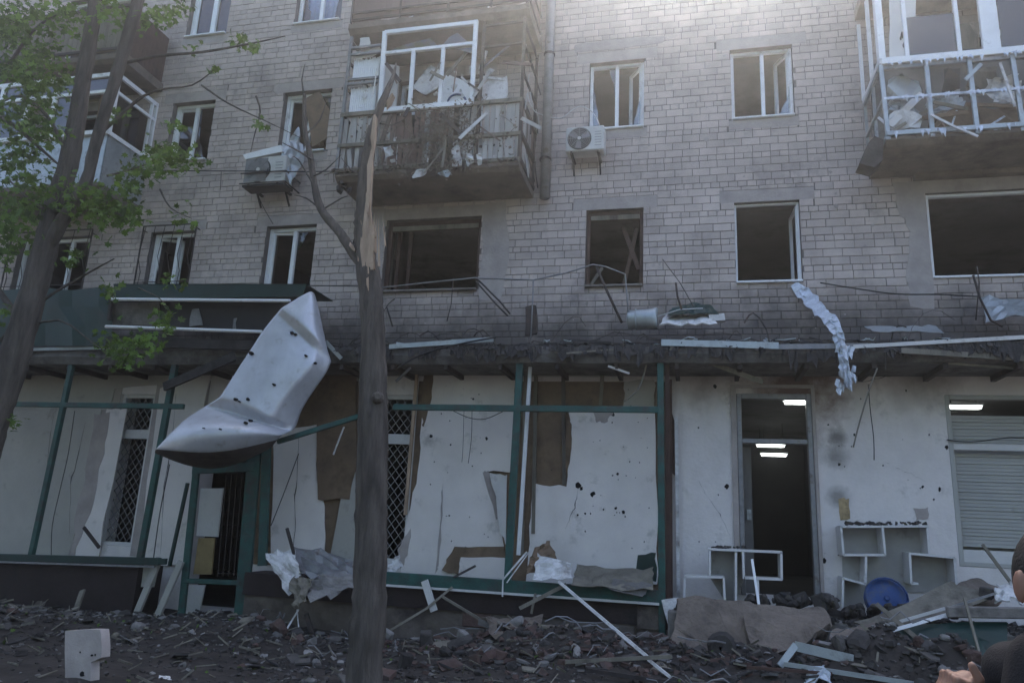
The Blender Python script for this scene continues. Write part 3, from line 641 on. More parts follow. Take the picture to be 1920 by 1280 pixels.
for k, (cx, cy, s) in enumerate(((1692, 66, 5), (1695, 85, 4), (1689, 72, 3))): MB().prism([P(cx+s*math.cos(a)*.7, cy+s*1.4*math.sin(a), YF+.024) for a in [i*1.05 for i in range(6)]], (0, .004, 0)).build('hole', 'hole', o)
for x0, x1 in ((3.08, 3.69), (4.25, 4.72)):
    MB().box(x0, x1, YF+.005, YF+.009, 8.32, 8.95+.3*(x0 > 4)).build('pane', 'glass', br_)
MB().box(A0+.1, A1-.1, -.08, -.03, 7.06, 8.9).build('lining', 'room', br_)
MB().bar((A0, YF, 8.29), (A0, -.02, 8.29), .07, .05).build('rail', 'pvc', br_)
ragged_slab(A0-.05, A1+.05, YF-.02, 9.76, 9.93, 16).build('slab_above', 'slab', bld)
MB().box(A0, A1, YF, YF+.03, 9.95, 10.9).build('parapet_panel', 'board', bld)
# concrete lump hanging from its corner
ck = MB().prism([P(a, b, -1.05) for a, b in [(1628, 268), (1640, 255), (1657, 262), (1655, 300), (1640, 314), (1612, 306)]], (0, .3, 0)).build('concrete_lump', 'soot', label='dark broken lump hanging at the corner of the stripped balcony', cat='concrete lump')
# debris inside the stripped balcony
for k, (a, b, wd, m, lab) in enumerate([((1668, 236), (1728, 176), .10, 'board', 'wide white board slanting up behind the first railing post of the stripped balcony'), ((1672, 246), (1760, 196), .04, 'wood', 'thin lath crossing the bottom of the stripped balcony'), ((1750, 192), (1815, 205), .05, 'wood', 'brown lath lying at mid height in the stripped balcony'), ((1810, 196), (1920, 200), .05, 'osb', 'long reddish lath lying behind the railing posts'),
        ((1730, 222), (1815, 210), .06, 'osb', 'brown board low in the stripped balcony'), ((1875, 118), (1903, 200), .03, 'foam', 'thin white strip dangling from the thick railing top'), ((1745, 215), (1790, 238), .03, 'foam', 'thin white strip poking out under the railing'), ((1790, 238), (1834, 256), .03, 'foam', 'bent white strip end hanging below the balcony edge'), ((1810, 150), (1840, 120), .05, 'galv', 'grey bent strip behind the railing top')]):
    MB().bar(P(*a, -1.0-.14*(k > 4)), P(*b, -.9-.28*(k > 4)), wd, .02).build('lath', m, label=lab, cat='lath')
for k, (q, Y, m, lab) in enumerate([([(1666, 150), (1690, 138), (1722, 152), (1728, 182), (1664, 186)], -.9, 'galv', 'pale blue crumpled sheet behind the first railing post'), ([(1668, 215), (1700, 200), (1730, 218), (1725, 240), (1672, 244)], -.95, 'foam', 'white crumpled film low behind the first railing post'), ([(1740, 200), (1800, 190), (1860, 205), (1920, 195), (1920, 240), (1740, 242)], -.55, 'osb', 'brown broken board pile inside the stripped balcony'), ([(1770, 130), (1800, 128), (1800, 185), (1768, 188)], -.5, 'shopdark', 'dark upright board deep in the stripped balcony'), ([(1810, 135), (1870, 125), (1872, 172), (1815, 182)], -.5, 'wood', 'grey brown board leaning inside the stripped balcony'), ([(1738, 105), (1835, 90), (1842, 40), (1738, 50)], -.4, 'wood', 'brownish board behind the balcony glazing')]):
    pts = [P(a, b, Y+.05*math.sin(i*1.7+k)) for i, (a, b) in enumerate(jag(q, 3, 3, k+40))]
    MB().prism(pts, (0, .012, 0)).build('sheet' if m in ('galv', 'foam') else 'board', m, label=lab, cat='debris', tri=True)

# torn shreds clinging to the railing
r = random.Random(71); mb = MB()
for zz, cnt in ((8.20, 60), (7.66, 70), (7.12, 40)):
    for k in range(cnt):
        x = r.uniform(A0, A1); s = r.uniform(.015, .06); L = s*r.uniform(.8, 2.2)
        mb.prism([(x, YF-.045, zz+.02), (x+s, YF-.05, zz+.02+r.uniform(-.02, .02)), (x+s*r.uniform(.2, .8), YF-.05-r.uniform(0, .03), zz-L)], (0, .004, 0))
for k in range(60):
    x = r.uniform(A0+.1, A1-.1); y = r.uniform(YF+.1, -.2); a = r.uniform(-.9, .9); L = r.uniform(.15, .55)
    mb.bar((x, y, 7.12), (x+L*math.sin(a), y+r.uniform(-.1, .1), 7.13+L*abs(math.cos(a))*r.uniform(.2, .9)), r.uniform(.01, .04), .01)
mb.build('balcony_shreds', 'foil', label='torn shreds and splinters caught on the stripped railing', kind='stuff')
mb = MB()
for k in range(130):
    x = r.uniform(A0+.1, A1-.1); y = r.uniform(YF+.1, -.2); chunk(mb, (x, y, 7.12+abs(r.gauss(0, .12))), r.uniform(.03, .11), r)
mb.build('balcony_rubble', 'osb', label='brown broken boards heaped inside the stripped balcony', kind='stuff')
for k, (q, m, lab) in enumerate([([(1735, 190), (1800, 165), (1812, 195), (1748, 225)], 'galv', 'grey crumpled sheet in the middle of the stripped balcony'), ([(1850, 150), (1915, 135), (1918, 190), (1862, 200)], 'foam', 'pale crumpled sheet towards the far end of the stripped balcony'), ([(1668, 190), (1725, 182), (1728, 240), (1670, 246)], 'galv', 'bluish crumpled sheet low in the corner of the stripped balcony')]):
    crumple('crumpled_sheet', [P(a, b, -.85+.12*(i % 2)) for i, (a, b) in enumerate(q)], m, 9, 9, .06, 4, k+60, .006, label=lab, cat='sheet')
# balcony at the left-hand end, behind the tree
B0, B1 = -14.2, -10.32
bl = ragged_slab(B0, B1, YF, 7.12, 7.26, 12).build('balcony', 'slab', bld); bl['label'] = 'white glazed balcony clad in pale blue-grey sheet'
ribbed(B0, B1, 7.25, 8.22, YF+.03, 'galv', 'panel', 7, bl)
MB().box(B1-.02, B1, YF+.045, -.01, 7.25, 8.2).build('panel', 'galv', bl); MB().box(B0, B0+.02, YF+.045, -.01, 7.25, 8.2).build('panel', 'galv', bl)
MB().bar((B0, YF, 8.24), (B1, YF, 8.24), .08, .07).build('rail', 'pvc', bl); MB().bar((B0, YF, 9.42), (B1, YF, 9.42), .08, .07).build('rail', 'pvc', bl); MB().bar((B0, YF+.003, 9.08), (B1, YF+.003, 9.08), .06, .06).build('rail', 'pvc', bl)
for i in range(7):
    xx = B0+.03+(B1-B0-.06)*i/6; MB().box(xx-.04, xx+.04, YF-.03, YF+.03, 8.28, 9.38).build('window_post', 'pvc', bl)
    if i < 6: MB().box(xx+.045, xx+(B1-B0)/6-.045, YF+.005, YF+.009, 9.12, 9.38).build('pane', 'glass', bl)
    if i in (0, 2, 4): MB().box(xx+.045, xx+(B1-B0)/6-.045, YF+.005, YF+.009, 8.3, 9.05).build('pane', 'glass', bl)
for zz, wd in ((8.24, .08), (9.42, .08), (9.08, .06)): MB().bar((B1-.001, YF, zz), (B1-.001, 0, zz), wd, .06).build('rail', 'pvc', bl)
for yy, wd in ((YF, .12), (-.05, .09), (-.16, .05)): MB().box(B1-.035, B1+.03, yy, yy+wd*.6, 8.28, 9.4).build('window_post', 'pvc', bl)
MB().box(B1-.01, B1-.006, YF+.08, -.2, 8.3, 9.05).build('pane', 'glass', bl)
MB().box(B1-.4, B1-.36, YF+.1, -.1, 8.2, 9.1).build('blind', 'tancurtain', bl)
bu = ragged_slab(B0-.05, B1+.05, YF-.02, 9.72, 9.9, 13).build('balcony', 'slab', bld); bu['label'] = 'dark upper balcony of vertical slats behind the maple'
x = B0
while x < B1-.02:
    MB().box(x+.006, x+.105, YF+.0, YF+.02, 9.95, 10.95).build('slat', 'wood', bu); x += .112
y = YF+.03
while y < -.05:
    MB().box(B1-.02, B1, y, y+.1, 9.95, 10.95).build('slat', 'brownwood', bu); y += .11
for zz in (9.98, 10.9): MB().bar((B0, YF-.02, zz), (B1, YF-.02, zz), .05, .03).build('rail', 'rust', bu)

# down pipe
dp = MB().tube([(-2.33, -.14, ZT), (-2.33, -.14, 10), (-2.31, -.14, 6.9)], .085, 10).build('down_pipe', 'steel', bld, smooth=True)
for zz in (7.6, 9.6, 11.6): MB().lathe([(.09, -.02), (.1, -.02), (.1, .02), (.09, .02)], 10, (-2.325, -.14, zz)).box(-2.34, -2.31, -.06, .03, zz-.012, zz+.012).build('bracket', 'rust', dp)
# ------------------------------------------------------------------ ground floor: walls, canopy, door, shutter
DOOR = (.67, 1.71, .82, 3.66); SHW = (3.46, 5.6, 1.36, 3.66); WL = (-10.0, -9.3, .95, 3.58); WM = (-5.0, -4.33, .95, 3.6); DG = (-8.2, -7.15, .05, 2.6)
gw = wall_with_openings(XL, XR, 0, 3.999, [DOOR, SHW, WL, WM, DG], 0.001, .42)
gwo = gw.build('ground_floor_wall', 'plaster', bld)
# shop interior
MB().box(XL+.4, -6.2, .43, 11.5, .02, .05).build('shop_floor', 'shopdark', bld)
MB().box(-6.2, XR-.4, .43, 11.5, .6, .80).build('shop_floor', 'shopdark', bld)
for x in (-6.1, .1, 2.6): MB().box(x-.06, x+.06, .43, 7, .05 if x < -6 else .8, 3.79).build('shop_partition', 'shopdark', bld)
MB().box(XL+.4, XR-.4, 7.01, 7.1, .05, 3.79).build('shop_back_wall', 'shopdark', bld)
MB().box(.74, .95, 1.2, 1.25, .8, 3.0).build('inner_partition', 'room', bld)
for k, (a, b, Y, lab) in enumerate(((( 1472, 754), (1514, 754), .55, 'lit ceiling light panel seen high through the shop doorway'), ((1420, 835), (1470, 835), 5.0, 'slim lit ceiling tube deep behind the open shop doorway'), ((1428, 852), (1474, 853), 4.2, 'wide lit ceiling tube low behind the open shop doorway'), ((1776, 763), (1838, 764), 1.2, 'lit tube above the roller shutter'))):
    pa, pb = P(*a, Y), P(*b, Y); t = empty('ceiling_lamp', (pa+pb)/2, lab, 'lamp')
    MB().box(pa.x, pb.x, Y-.06, Y+.06, pa.z-.02, pa.z+.02).build('tube', 'lamp', t); MB().box(pa.x-.03, pb.x+.03, Y-.08, Y+.08, pa.z+.021, pa.z+.05).build('housing', 'pvc', t)
    for xx in (pa.x+.05, pb.x-.05): MB().bar((xx, Y, pa.z+.05), (xx, Y, 3.8), .01).build('hanger', 'rust', t)
# door frame with transom
dr = MB(); x0, x1, z0, z1 = DOOR
dr.box(x0, x0+.07, -.02, .12, z0, z1); dr.box(x1-.07, x1, -.02, .12, z0, z1); dr.box(x0+.07, x1-.07, -.018, .118, z1-.08, z1); dr.box(x0+.07, x1-.07, 0, .1, 2.93, 3.0)
dro = dr.build('door_frame', 'steel', bld, bevel=.008)
MB().box(x0-.08, x0-.003, -.03, .0, z0, z1+.08).build('architrave', 'lintel', dro); MB().box(x1+.003, x1+.05, -.03, .0, z0, z1+.08).build('architrave', 'lintel', dro); MB().box(x0-.08, x1+.05, -.03, .0, z1+.082, z1+.13).build('architrave', 'lintel', dro)
MB().box(x0+.08, x0+.22, .5, .53, z0, 2.9).build('door_leaf', 'room', dro); MB().box(x0+.14, x0+.2, .44, .5, 1.85, 2.0).build('lock', 'galv', dro)
# shutter window
x0, x1, z0, z1 = SHW
so_ = frame_mb(x0+.003, x1-.003, z0+.003, z1-.003, .0, .06, .1).build('shop_window', 'shutter', bld, bevel=.006)
MB().box(x0+.06, x1-.06, .005, .095, 2.90, 2.99).build('transom', 'board', so_)
z = 1.62
while z < 3.38:
    if not 2.86 < z < 2.97: MB().box(x0+.065, x1-.065, .13+.012*((z*100) % 2 > 1), .15, z, z+.043).build('slat', 'shutter', so_)
    z += .048
MB().box(x0+.06, x1-.06, .02, .12, z0+.06, z0+.22).build('bottom_rail', 'board', so_)
MB().box(x0+.06, x1-.06, .30, .34, z0+.05, z1-.4).build('backing', 'shutter', so_)
MB().tube([P(1775+i*24, 826+4*math.sin(i*.9)-2, -.03) for i in range(8)], .008, 5).build('cable', 'black', so_)
# canopy slab
def canopy(x0, x1, z0, z1, seed):
    r = random.Random(seed); mb = MB(); n = 70
    for i in range(n+1):
        x = x0+(x1-x0)*i/n; a = .05*noise.noise(Vector((x*2, seed, 0)))+r.uniform(0, .02); s = .03*noise.noise(Vector((x*.7, seed+3, 0)))
        for y, zz in ((-1.0+a, z1+s), (-1.02+a*.5, z0+.12+s), (-.96+a, z0+s), (-.001, z0), (-.001, z1)): mb.v.append(Vector((x, y, zz)))
    for i in range(n):
        for j in range(5): k = i*5; mb.f.append((k+j, k+(j+1) % 5, k+5+(j+1) % 5, k+5+j))
    mb.f.append((0, 1, 2, 3, 4)); k = n*5; mb.f.append((k+4, k+3, k+2, k+1, k)); return mb
cn = canopy(XL, XR, 3.92, 4.15, 3).build('canopy', 'canopyc', bld); cn['label'] = 'sooty concrete canopy over the shop'
# second, lower layer of the soffit: dark steel joists
for x in [-15.5+i*.85 for i in range(29)]: MB().box(x, x+.06, -.93, -.02, 3.84, 3.918).build('joist', 'rust', cn)
# torn edge strips on the canopy
for k, (a, b, wd, m, lab) in enumerate([((0, 656), (196, 652), .05, 'galv', 'grey edge strip under the dark green signboard'), ((200, 654), (560, 650), .05, 'steel', 'dull edge strip below the open sign box'), ((730, 650), (925, 636), .07, 'galv', 'bluish edge strip on the canopy beside the broken tree'), ((1240, 642), (1460, 648), .09, 'galv', 'pale edge strip starting above the green corner post'), ((1460, 650), (1640, 648), .07, 'steel', 'grey edge strip above the shop doorway'), ((1600, 650), (1920, 632), .05, 'board', 'long pale edge strip over the roller shutter')]):
    MB().bar(P(*a, -1.06), P(*b, -1.05), wd, .02).build('edge_strip', m, label=lab, cat='metal strip')
for k, (a, b, Ya, Yb, wd, m, lab) in enumerate([((1256, 652), (1430, 716), -1.05, -.55, .07, 'wood', 'weathered plank hanging down from the canopy edge by the green post'), ((1690, 657), (1925, 672), -1.09, -1.0, .07, 'wood', 'long weathered plank under the canopy edge above the shutter'), ((610, 640), (640, 672), -1.1, -1.0, .06, 'galv', 'short corrugated strip beside the hanging silver panel'), ((1140, 686), (1180, 700), -.95, -.85, .03, 'board', 'small pale lath under the canopy between green posts')]):
    MB().bar(P(*a, Ya), P(*b, Yb), wd, .025).build('plank', m, label=lab, cat='plank')

# board cladding on the ground-floor wall behind the steel frame
dk = MB().box(XL, DG[0], -.012, -.002, .8, 3.83)
r = random.Random(21)
def wb(x0, x1, z0, z1, m, nm, y=-.012): return MB().box(x0, x1, y, y+.01, z0, z1).build(nm, m, bld)
# bare backing (brown chipboard and battens) for the middle bays
for (x0, x1, z0, z1) in ((DG[1]+.01, WM[0]-.01, .8, 3.83), (WM[1]+.01, -.34, .8, 3.83)): wb(x0, x1, z0, z1, 'osb', 'backing_board', -.014)
for (x0, x1) in ((XL, WL[0]-.01), (WL[1]+.01, DG[0]-.01)): wb(x0, x1, .8, 3.83, 'lintel', 'backing_board', -.014)
def clad(q, m, Y=-.06, n=4, amp=2, seed=0, lab=None, th=.025):
    o = pxsheet(jag(q, amp*1.7, n, seed), Y, th).build('wall_panel', m, bld, tri=True)
    if lab: o['label'] = lab
    return o
c1 = clad([(806, 696), (966, 690), (966, 768), (960, 885), (914, 884), (940, 1000), (948, 1092), (745, 1092), (765, 965), (783, 885), (790, 795)], 'panel', seed=1, amp=1.5, lab='large torn white wall panel')
c2 = clad([(1066, 772), (1228, 768), (1232, 1010), (1232, 1095), (985, 1095), (992, 985), (1000, 905), (1062, 912), (1068, 830)], 'panel', seed=2, amp=2, lab='white wall panel with its upper corner torn away and shrapnel holes')
clad([(1170, 716), (1226, 712), (1226, 762), (1168, 762)], 'cream', seed=3, amp=2)
clad([(996, 690), (1230, 684), (1230, 702), (996, 706)], 'cream', seed=31, amp=1.5)
for a, b in (((1005, 700), (1000, 1000)), ((1056, 700), (1058, 908)), ((1130, 695), (1126, 762)), ((986, 690), (978, 1040))): MB().bar(P(*a, -.05), P(*b, -.05), .055, .04).build('batten', 'wood', bld)
clad([(918, 886), (938, 888), (950, 890), (948, 1020), (938, 1000), (930, 930)], 'board', Y=-.16, seed=5, amp=1.5, n=2)
clad([(828, 1068), (852, 1024), (946, 1024), (946, 1045), (866, 1050), (858, 1076)], 'osb', Y=-.10, seed=6, amp=1.5)
clad([(864, 1044), (948, 1046), (948, 1085), (860, 1082)], 'panel', Y=-.12, seed=7, amp=1)
for q, m in (([(826, 950), (831, 905), (830, 965), (822, 1060), (816, 1075)], 'lintel'), ([(1064, 775), (1072, 800), (1070, 850), (1062, 905), (1058, 860)], 'osb'), ([(1196, 1040), (1230, 1036), (1230, 1090), (1192, 1088)], 'dgreen'), ([(796, 700), (812, 698), (806, 760), (794, 800), (790, 780)], 'osb'), ([(905, 885), (916, 882), (936, 960), (930, 975)], 'lintel'), ([(1112, 772), (1150, 770), (1140, 790), (1118, 792)], 'lintel'), ([(745, 1030), (770, 990), (764, 1040), (750, 1075)], 'lintel')):
    MB().prism([P(a, b, -.066) for a, b in jag(q, 2.5, 4, int(q[0][0]))], (0, .003, 0)).build('torn_patch', m, bld, tri=True)
# hairline cracks
def crack(a, b, Y, seed, wpx=1.6, parent=None):
    r = random.Random(seed); n = 14; top = []; bot = []
    ox = 0
    for i in range(n+1):
        t = i/n; ox += r.uniform(-3, 3); w_ = wpx*(.25+r.random())*(1-abs(2*t-1)*.7)
        x = a[0]+(b[0]-a[0])*t+ox*(1-abs(2*t-1)); y = a[1]+(b[1]-a[1])*t+r.uniform(-2, 2)
        top.append(P(x-w_*.5, y-w_*.3, Y)); bot.append(P(x+w_*.5, y+w_*.3, Y))
    mb = MB()
    for i in range(n): mb.add([top[i], bot[i], bot[i+1], top[i+1]], [(0, 1, 2, 3)])
    mb.build('crack', 'soot', parent or bld)
for k, (a, b, Y) in enumerate([((1600, 720), (1690, 700), -.003), ((1650, 860), (1740, 905), -.003), ((560, 820), (548, 1040), -.0665), ((100, 780), (60, 1030), -.0385), ((160, 790), (130, 1000), -.0385), ((330, 740), (300, 1040), -.0535), ((1085, 912), (1060, 990), -.0665), ((1310, 900), (1370, 1010), -.003)]): crack(a, b, Y, k+3)
# bays left of the broken tree
clad([(512, 812), (596, 795), (594, 900), (608, 950), (610, 1060), (508, 1060)], 'panel', seed=8, amp=1.5, lab='white wall panel narrowing upwards beside the door')
clad([(596, 700), (668, 700), (668, 860), (655, 936), (596, 936)], 'osb', Y=-.09, seed=9, amp=1.5)
clad([(640, 930), (666, 880), (668, 1060), (618, 1060)], 'cream', Y=-.08, seed=10, amp=1)
MB().box(-4.95, -4.4, -.2, -.15, .9, 3.1)
# left bays
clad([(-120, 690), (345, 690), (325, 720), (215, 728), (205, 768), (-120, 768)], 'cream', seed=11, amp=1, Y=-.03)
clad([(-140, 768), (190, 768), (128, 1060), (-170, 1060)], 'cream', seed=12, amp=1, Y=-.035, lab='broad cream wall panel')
clad([(200, 766), (238, 766), (185, 1046), (130, 1046), (165, 920)], 'panel', seed=13, amp=2.5, Y=-.05)
clad([(176, 775), (206, 772), (196, 850), (170, 960), (140, 1046), (128, 1046), (160, 900)], 'lintel', seed=33, amp=3, Y=-.055)
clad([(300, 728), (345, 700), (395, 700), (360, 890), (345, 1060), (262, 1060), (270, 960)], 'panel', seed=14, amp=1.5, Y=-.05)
# lattice windows
def lattice(op, nm):
    x0, x1, z0, z1 = op; o = frame_mb(x0+.003, x1-.003, z0+.003, z1-.003, .04, .06, .08, (), ()).build('lattice_window', 'board', bld)
    MB().box(x0+.06, x1-.06, .05, .11, z0+(z1-z0)*.70, z0+(z1-z0)*.76).build('transom', 'board', o)
    g = MB(); s = .17; k = -20
    W, H = x1-x0, z1-z0
    for k in range(-25, 30):
        for sg in (1, -1):
            a = k*s; pts = []
            # line x = x0 + (t), z = z0 + a + sg*t*1.25
            ts = [t for t in (0, W, (-a)/(sg*1.25), (H-a)/(sg*1.25)) if -1e-6 <= t <= W+1e-6 and -1e-6 <= a+sg*1.25*t <= H+1e-6]
            if len(ts) >= 2 and max(ts)-min(ts) > .02: g.bar((x0+min(ts), .13+.008*sg, z0+a+sg*1.25*min(ts)), (x0+max(ts), .13+.008*sg, z0+a+sg*1.25*max(ts)), .012, .006)
    g.build('grille', 'steel', o)
lattice(WL, 'l'); lattice(WM, 'm')
MB().bar(P(782, 700, -.1), P(760, 965, -.1), .05, .04).build('batten', 'rawwood', bld)
# shrapnel holes in the panels and the plaster
hr = random.Random(91)
def hole(px_, py_, s, Y, parent, seed):
    r = random.Random(seed); MB().prism([P(px_+s*r.uniform(.5, 1.2)*math.cos(a), py_+s*r.uniform(.6, 1.4)*math.sin(a), Y) for a in [i*.785 for i in range(8)]], (0, .003, 0)).build('shrapnel_hole', 'hole', parent)
for k, (a, b, s) in enumerate(((1084, 910, 6), (1090, 915, 4), (1111, 926, 5), (1169, 960, 4), (1155, 952, 3), (1097, 962, 2), (1083, 965, 2), (1172, 968, 2), (1150, 777, 4), (1158, 888, 3))): hole(a, b, s, -.0645, c2, k)
for k, (a, b, s) in enumerate(((808, 817, 3), (845, 833, 2), (887, 748, 2), (842, 966, 2), (912, 822, 3))): hole(a, b, s, -.0645, c1, k+20)
for k, (a, b, s) in enumerate(((1363, 912, 5), (1341, 724, 4), (1730, 912, 3), (1762, 917, 4), (1660, 1052, 8), (1545, 1052, 6), (1573, 870, 3), (1742, 815, 2), (1553, 796, 2), (1602, 815, 3), (1775, 838, 4))): hole(a, b, s, -.004, gwo, k+40)
for k in range(34): hole(hr.gauss(1150, 45), hr.gauss(870, 70), hr.uniform(.7, 1.8), -.0645, c2, k+200)
for k in range(22): hole(hr.uniform(800, 940), hr.uniform(710, 1060), hr.uniform(.7, 1.6), -.0645, c1, k+300)
for k in range(46):
    a_, b_ = hr.uniform(1275, 1765), hr.uniform(700, 1080)
    if not 1365 < a_ < 1545: hole(a_, b_, hr.uniform(.7, 2.0), -.004, gwo, k+400)
MB().prism([P(a, b, -.006) for a, b in jag([(1572, 935), (1592, 934), (1594, 972), (1576, 975)], 3, 3, 2)], (0, .004, 0)).build('plaster_chip', mat('chipped_ochre_plaster', (.36, .27, .15), .95, var=.4, scale=9, dirt=(.08, .06, .05), damt=.3, dscale=7), gwo, tri=True)
MB().prism([P(a, b, -.006) for a, b in jag([(1712, 952), (1740, 950), (1740, 972), (1718, 976)], 3, 3, 5)], (0, .004, 0)).build('plaster_chip', 'lintel', gwo, tri=True)
# scorch stains on the plaster as a thin skin of soot
def scorch_plaster():
    m = M['plaster']; n = m.node_tree.nodes; L = m.node_tree.links; b = n['Principled BSDF']
    g = n.new('ShaderNodeNewGeometry')
    nz = n.new('ShaderNodeTexNoise'); nz.inputs['Scale'].default_value = 2.2; nz.inputs['Detail'].default_value = 8; nz.inputs['Roughness'].default_value = .7; L.new(g.outputs['Position'], nz.inputs['Vector'])
    for (cx, cz, rad, colr, amt) in ((1.45, 3.82, .95, (.13, .07, .055), .95), (2.05, 3.05, .16, (.12, .11, .10), .8), (1.98, 2.75, .22, (.14, .13, .12), .7), (.2, 3.9, .5, (.2, .15, .12), .6), (3.2, 3.9, .6, (.2, .17, .15), .6), (2.0, 2.2, .2, (.15, .14, .13), .7)):
        src = b.inputs['Base Color'].links[0].from_socket
        d = n.new('ShaderNodeVectorMath'); d.operation = 'DISTANCE'; L.new(g.outputs['Position'], d.inputs[0]); d.inputs[1].default_value = (cx, 0, cz)
        a = n.new('ShaderNodeMath'); a.operation = 'MULTIPLY_ADD'; L.new(nz.outputs[0], a.inputs[0]); a.inputs[1].default_value = rad*1.8; a.inputs[2].default_value = -rad*.9
        s = n.new('ShaderNodeMath'); s.operation = 'ADD'; L.new(d.outputs['Value'], s.inputs[0]); L.new(a.outputs[0], s.inputs[1])
        mr = n.new('ShaderNodeMapRange'); mr.inputs[1].default_value = rad; mr.inputs[2].default_value = rad*.25; mr.inputs[4].default_value = amt; L.new(s.outputs[0], mr.inputs[0])
        mx = n.new('ShaderNodeMix'); mx.data_type = 'RGBA'; L.new(mr.outputs[0], mx.inputs[0]); L.new(src, mx.inputs[6]); mx.inputs[7].default_value = (*colr, 1); L.new(mx.outputs[2], b.inputs['Base Color'])
scorch_plaster()
# dark torn strip where the cladding ends next to the corner post
MB().box(-.36, -.26, -.12, -.02, .3, 3.85).build('torn_edge', 'brownwood', bld); MB().bar((-.18, -.06, .7), (-.2, -.06, 3.3), .05, .03).build('torn_edge', 'foam', bld); MB().prism([P(a, b, -.05) for a, b in [(1256, 760), (1268, 800), (1266, 892), (1254, 880)]], (0, .02, 0)).build('torn_edge', 'brownwood', bld)

# ------------------------------------------------------------------ green steel shopfront frame
sf = empty('shopfront_frame', (-5.5, -.9, 0), 'green painted steel shopfront frame stripped of its glass', 'shopfront')
YS = -.9
def post(a, b, wd=.085, m='green', Y=YS): return MB().bar(P(*a, Y), P(*b, Y), wd, .08).build('post', m, sf, bevel=.006)
post((137, 676), (58, 1045)); post((330, 676), (262, 1052), .1); post((976, 662), (952, 1092), .1); post((1238, 652), (1242, 1240), .09)
MB().bar(P(996, 662, YS+.25), P(972, 1040, YS+.25), .05, .05).build('mullion', 'pvc', sf)
MB().bar(P(1251, 662, YS+.1), P(1253, 1120, YS+.1), .06, .05).build('mullion', 'brownwood', sf)
def beam(a, b, wd=.085, m='green', Y=YS-.012, Yb=None, nm='beam'): return MB().bar(P(*a, Y), P(*b, Y if Yb is None else Yb), wd, .06).build(nm, m, sf, bevel=.006)
beam((-150, 755), (345, 762)); beam((738, 763), (1236, 768), .09); beam((-150, 1040), (300, 1052), .11, 'dgreen'); beam((716, 1082), (1236, 1119), .17); beam((300, 1052), (312, 1052), .09, 'dgreen')
fb = beam((520, 828), (690, 775), .075, 'green', YS-.25, YS-.05); fb['label'] = 'beam torn loose and hanging at an angle'
MB().bar(P(716, 1096, YS-.07), P(1236, 1132, YS-.07), .03, .02).build('trim', 'board', sf); MB().bar(P(-150, 1048, YS-.07), P(290, 1062, YS-.07), .03, .02).build('trim', 'steel', sf)
# door leaves and jambs
for a, b, wd in (((368, 885), (340, 1155), .11), ((478, 845), (452, 1155), .22), ((505, 700), (492, 1060), .14)): MB().bar(P(*a, -.75), P(*b, -.75), wd, .06).build('jamb', 'green', sf, bevel=.006)
beam((345, 1088), (452, 1092), .07, 'green', -.76, nm='rail'); beam((362, 880), (480, 875), .14, 'green', -.76, nm='rail'); beam((420, 850), (505, 842), .25, 'dgreen', -.7, nm='rail')
g = MB()
for k in range(5): g.bar(P(424+k*10, 885, -.5), P(408+k*10, 1080, -.5), .012, .01)
for k in range(9): g.bar(P(420-k*1.5, 890+k*23, -.505), P(470-k*1.5, 892+k*23, -.505), .012, .01)
g.build('grille', 'rust', sf)
MB().prism([P(a, b, -.3) for a, b in [(376, 915), (418, 915), (408, 1006), (368, 1004)]], (0, .03, 0)).build('door_panel', 'board', sf)
MB().prism([P(a, b, -.32) for a, b in [(372, 1008), (402, 1008), (396, 1076), (362, 1076)]], (0, .03, 0)).build('door_panel', mat('ochre_door_panel', (.28, .21, .10), .8, var=.3, scale=4), sf)
MB().prism([P(a, b, -.3) for a, b in [(354, 1096), (384, 1096), (372, 1155), (336, 1155)]], (0, .03, 0)).build('door_panel', 'board', sf)
MB().bar(P(352, 905, -.6), P(318, 1060, -.6), .05, .04).build('jamb', 'dgreen', sf)
for a, b in (((300, 1045), (252, 1160)), ((340, 1052), (292, 1162))): MB().bar(P(*a, -.85), P(*b, -.85), .10, .05).build('jamb', 'cream', sf)
MB().prism([P(a, b, -.8) for a, b in [(270, 1056), (298, 1056), (288, 1100), (264, 1100)]], (0, .02, 0)).build('door_panel', 'cream', sf)
# plinth walls under the frame
pl = MB().box(-16, P(262, 1050, -.88).x, -.88, -.30, -.3, P(100, 1052, -.88).z).build('plinth', 'plinth', bld)
x0 = P(455, 1100, -.88).x
MB().box(x0, -.36, -.87, -.30, .42, P(900, 1100, -.88).z-.02).build('plinth', 'plinth', bld)
MB().box(x0+.02, -.38, -.83, -.31, -.3, .419).build('plinth_base', 'baserender', bld)
rr = random.Random(5); x = -3.2
while x < -.45:                                     # exposed stones of the plinth base
    wdt = rr.uniform(.25, .55)
    MB().box(x, min(x+wdt-.02, -.4), -.86+rr.uniform(-.02, .02), -.832, rr.uniform(-.05, .0), .2+rr.uniform(-.02, .02)).build('plinth_stone', 'baserender', bld, bevel=.015)
    MB().box(x+.1, min(x+wdt+.07, -.4), -.86+rr.uniform(-.02, .02), -.832, .225, .41).build('plinth_stone', 'baserender' if rr.random() < .7 else 'redrubble', bld, bevel=.015); x += wdt
MB().box(P(455, 1100, -.88).x, -.36, -.9, -.05, .70, .74)
MB().box(P(1195, 1130, -.9).x, -.37, -.89, -.872, .38, .66).build('plinth_patch', 'baserender', bld)
for q in ([(20, 1150), (60, 1136), (70, 1126), (85, 1128), (78, 1146), (60, 1166), (24, 1166)],): MB().prism([P(a, b, -.895) for a, b in q], (0, .014, 0)).build('plinth_patch', 'baserender', bld)
# raised porch in front of the shop door
MB().box(-.3, 9, -1.15, -.002, -.3, .66).build('porch', 'concrete', bld, bevel=.02)
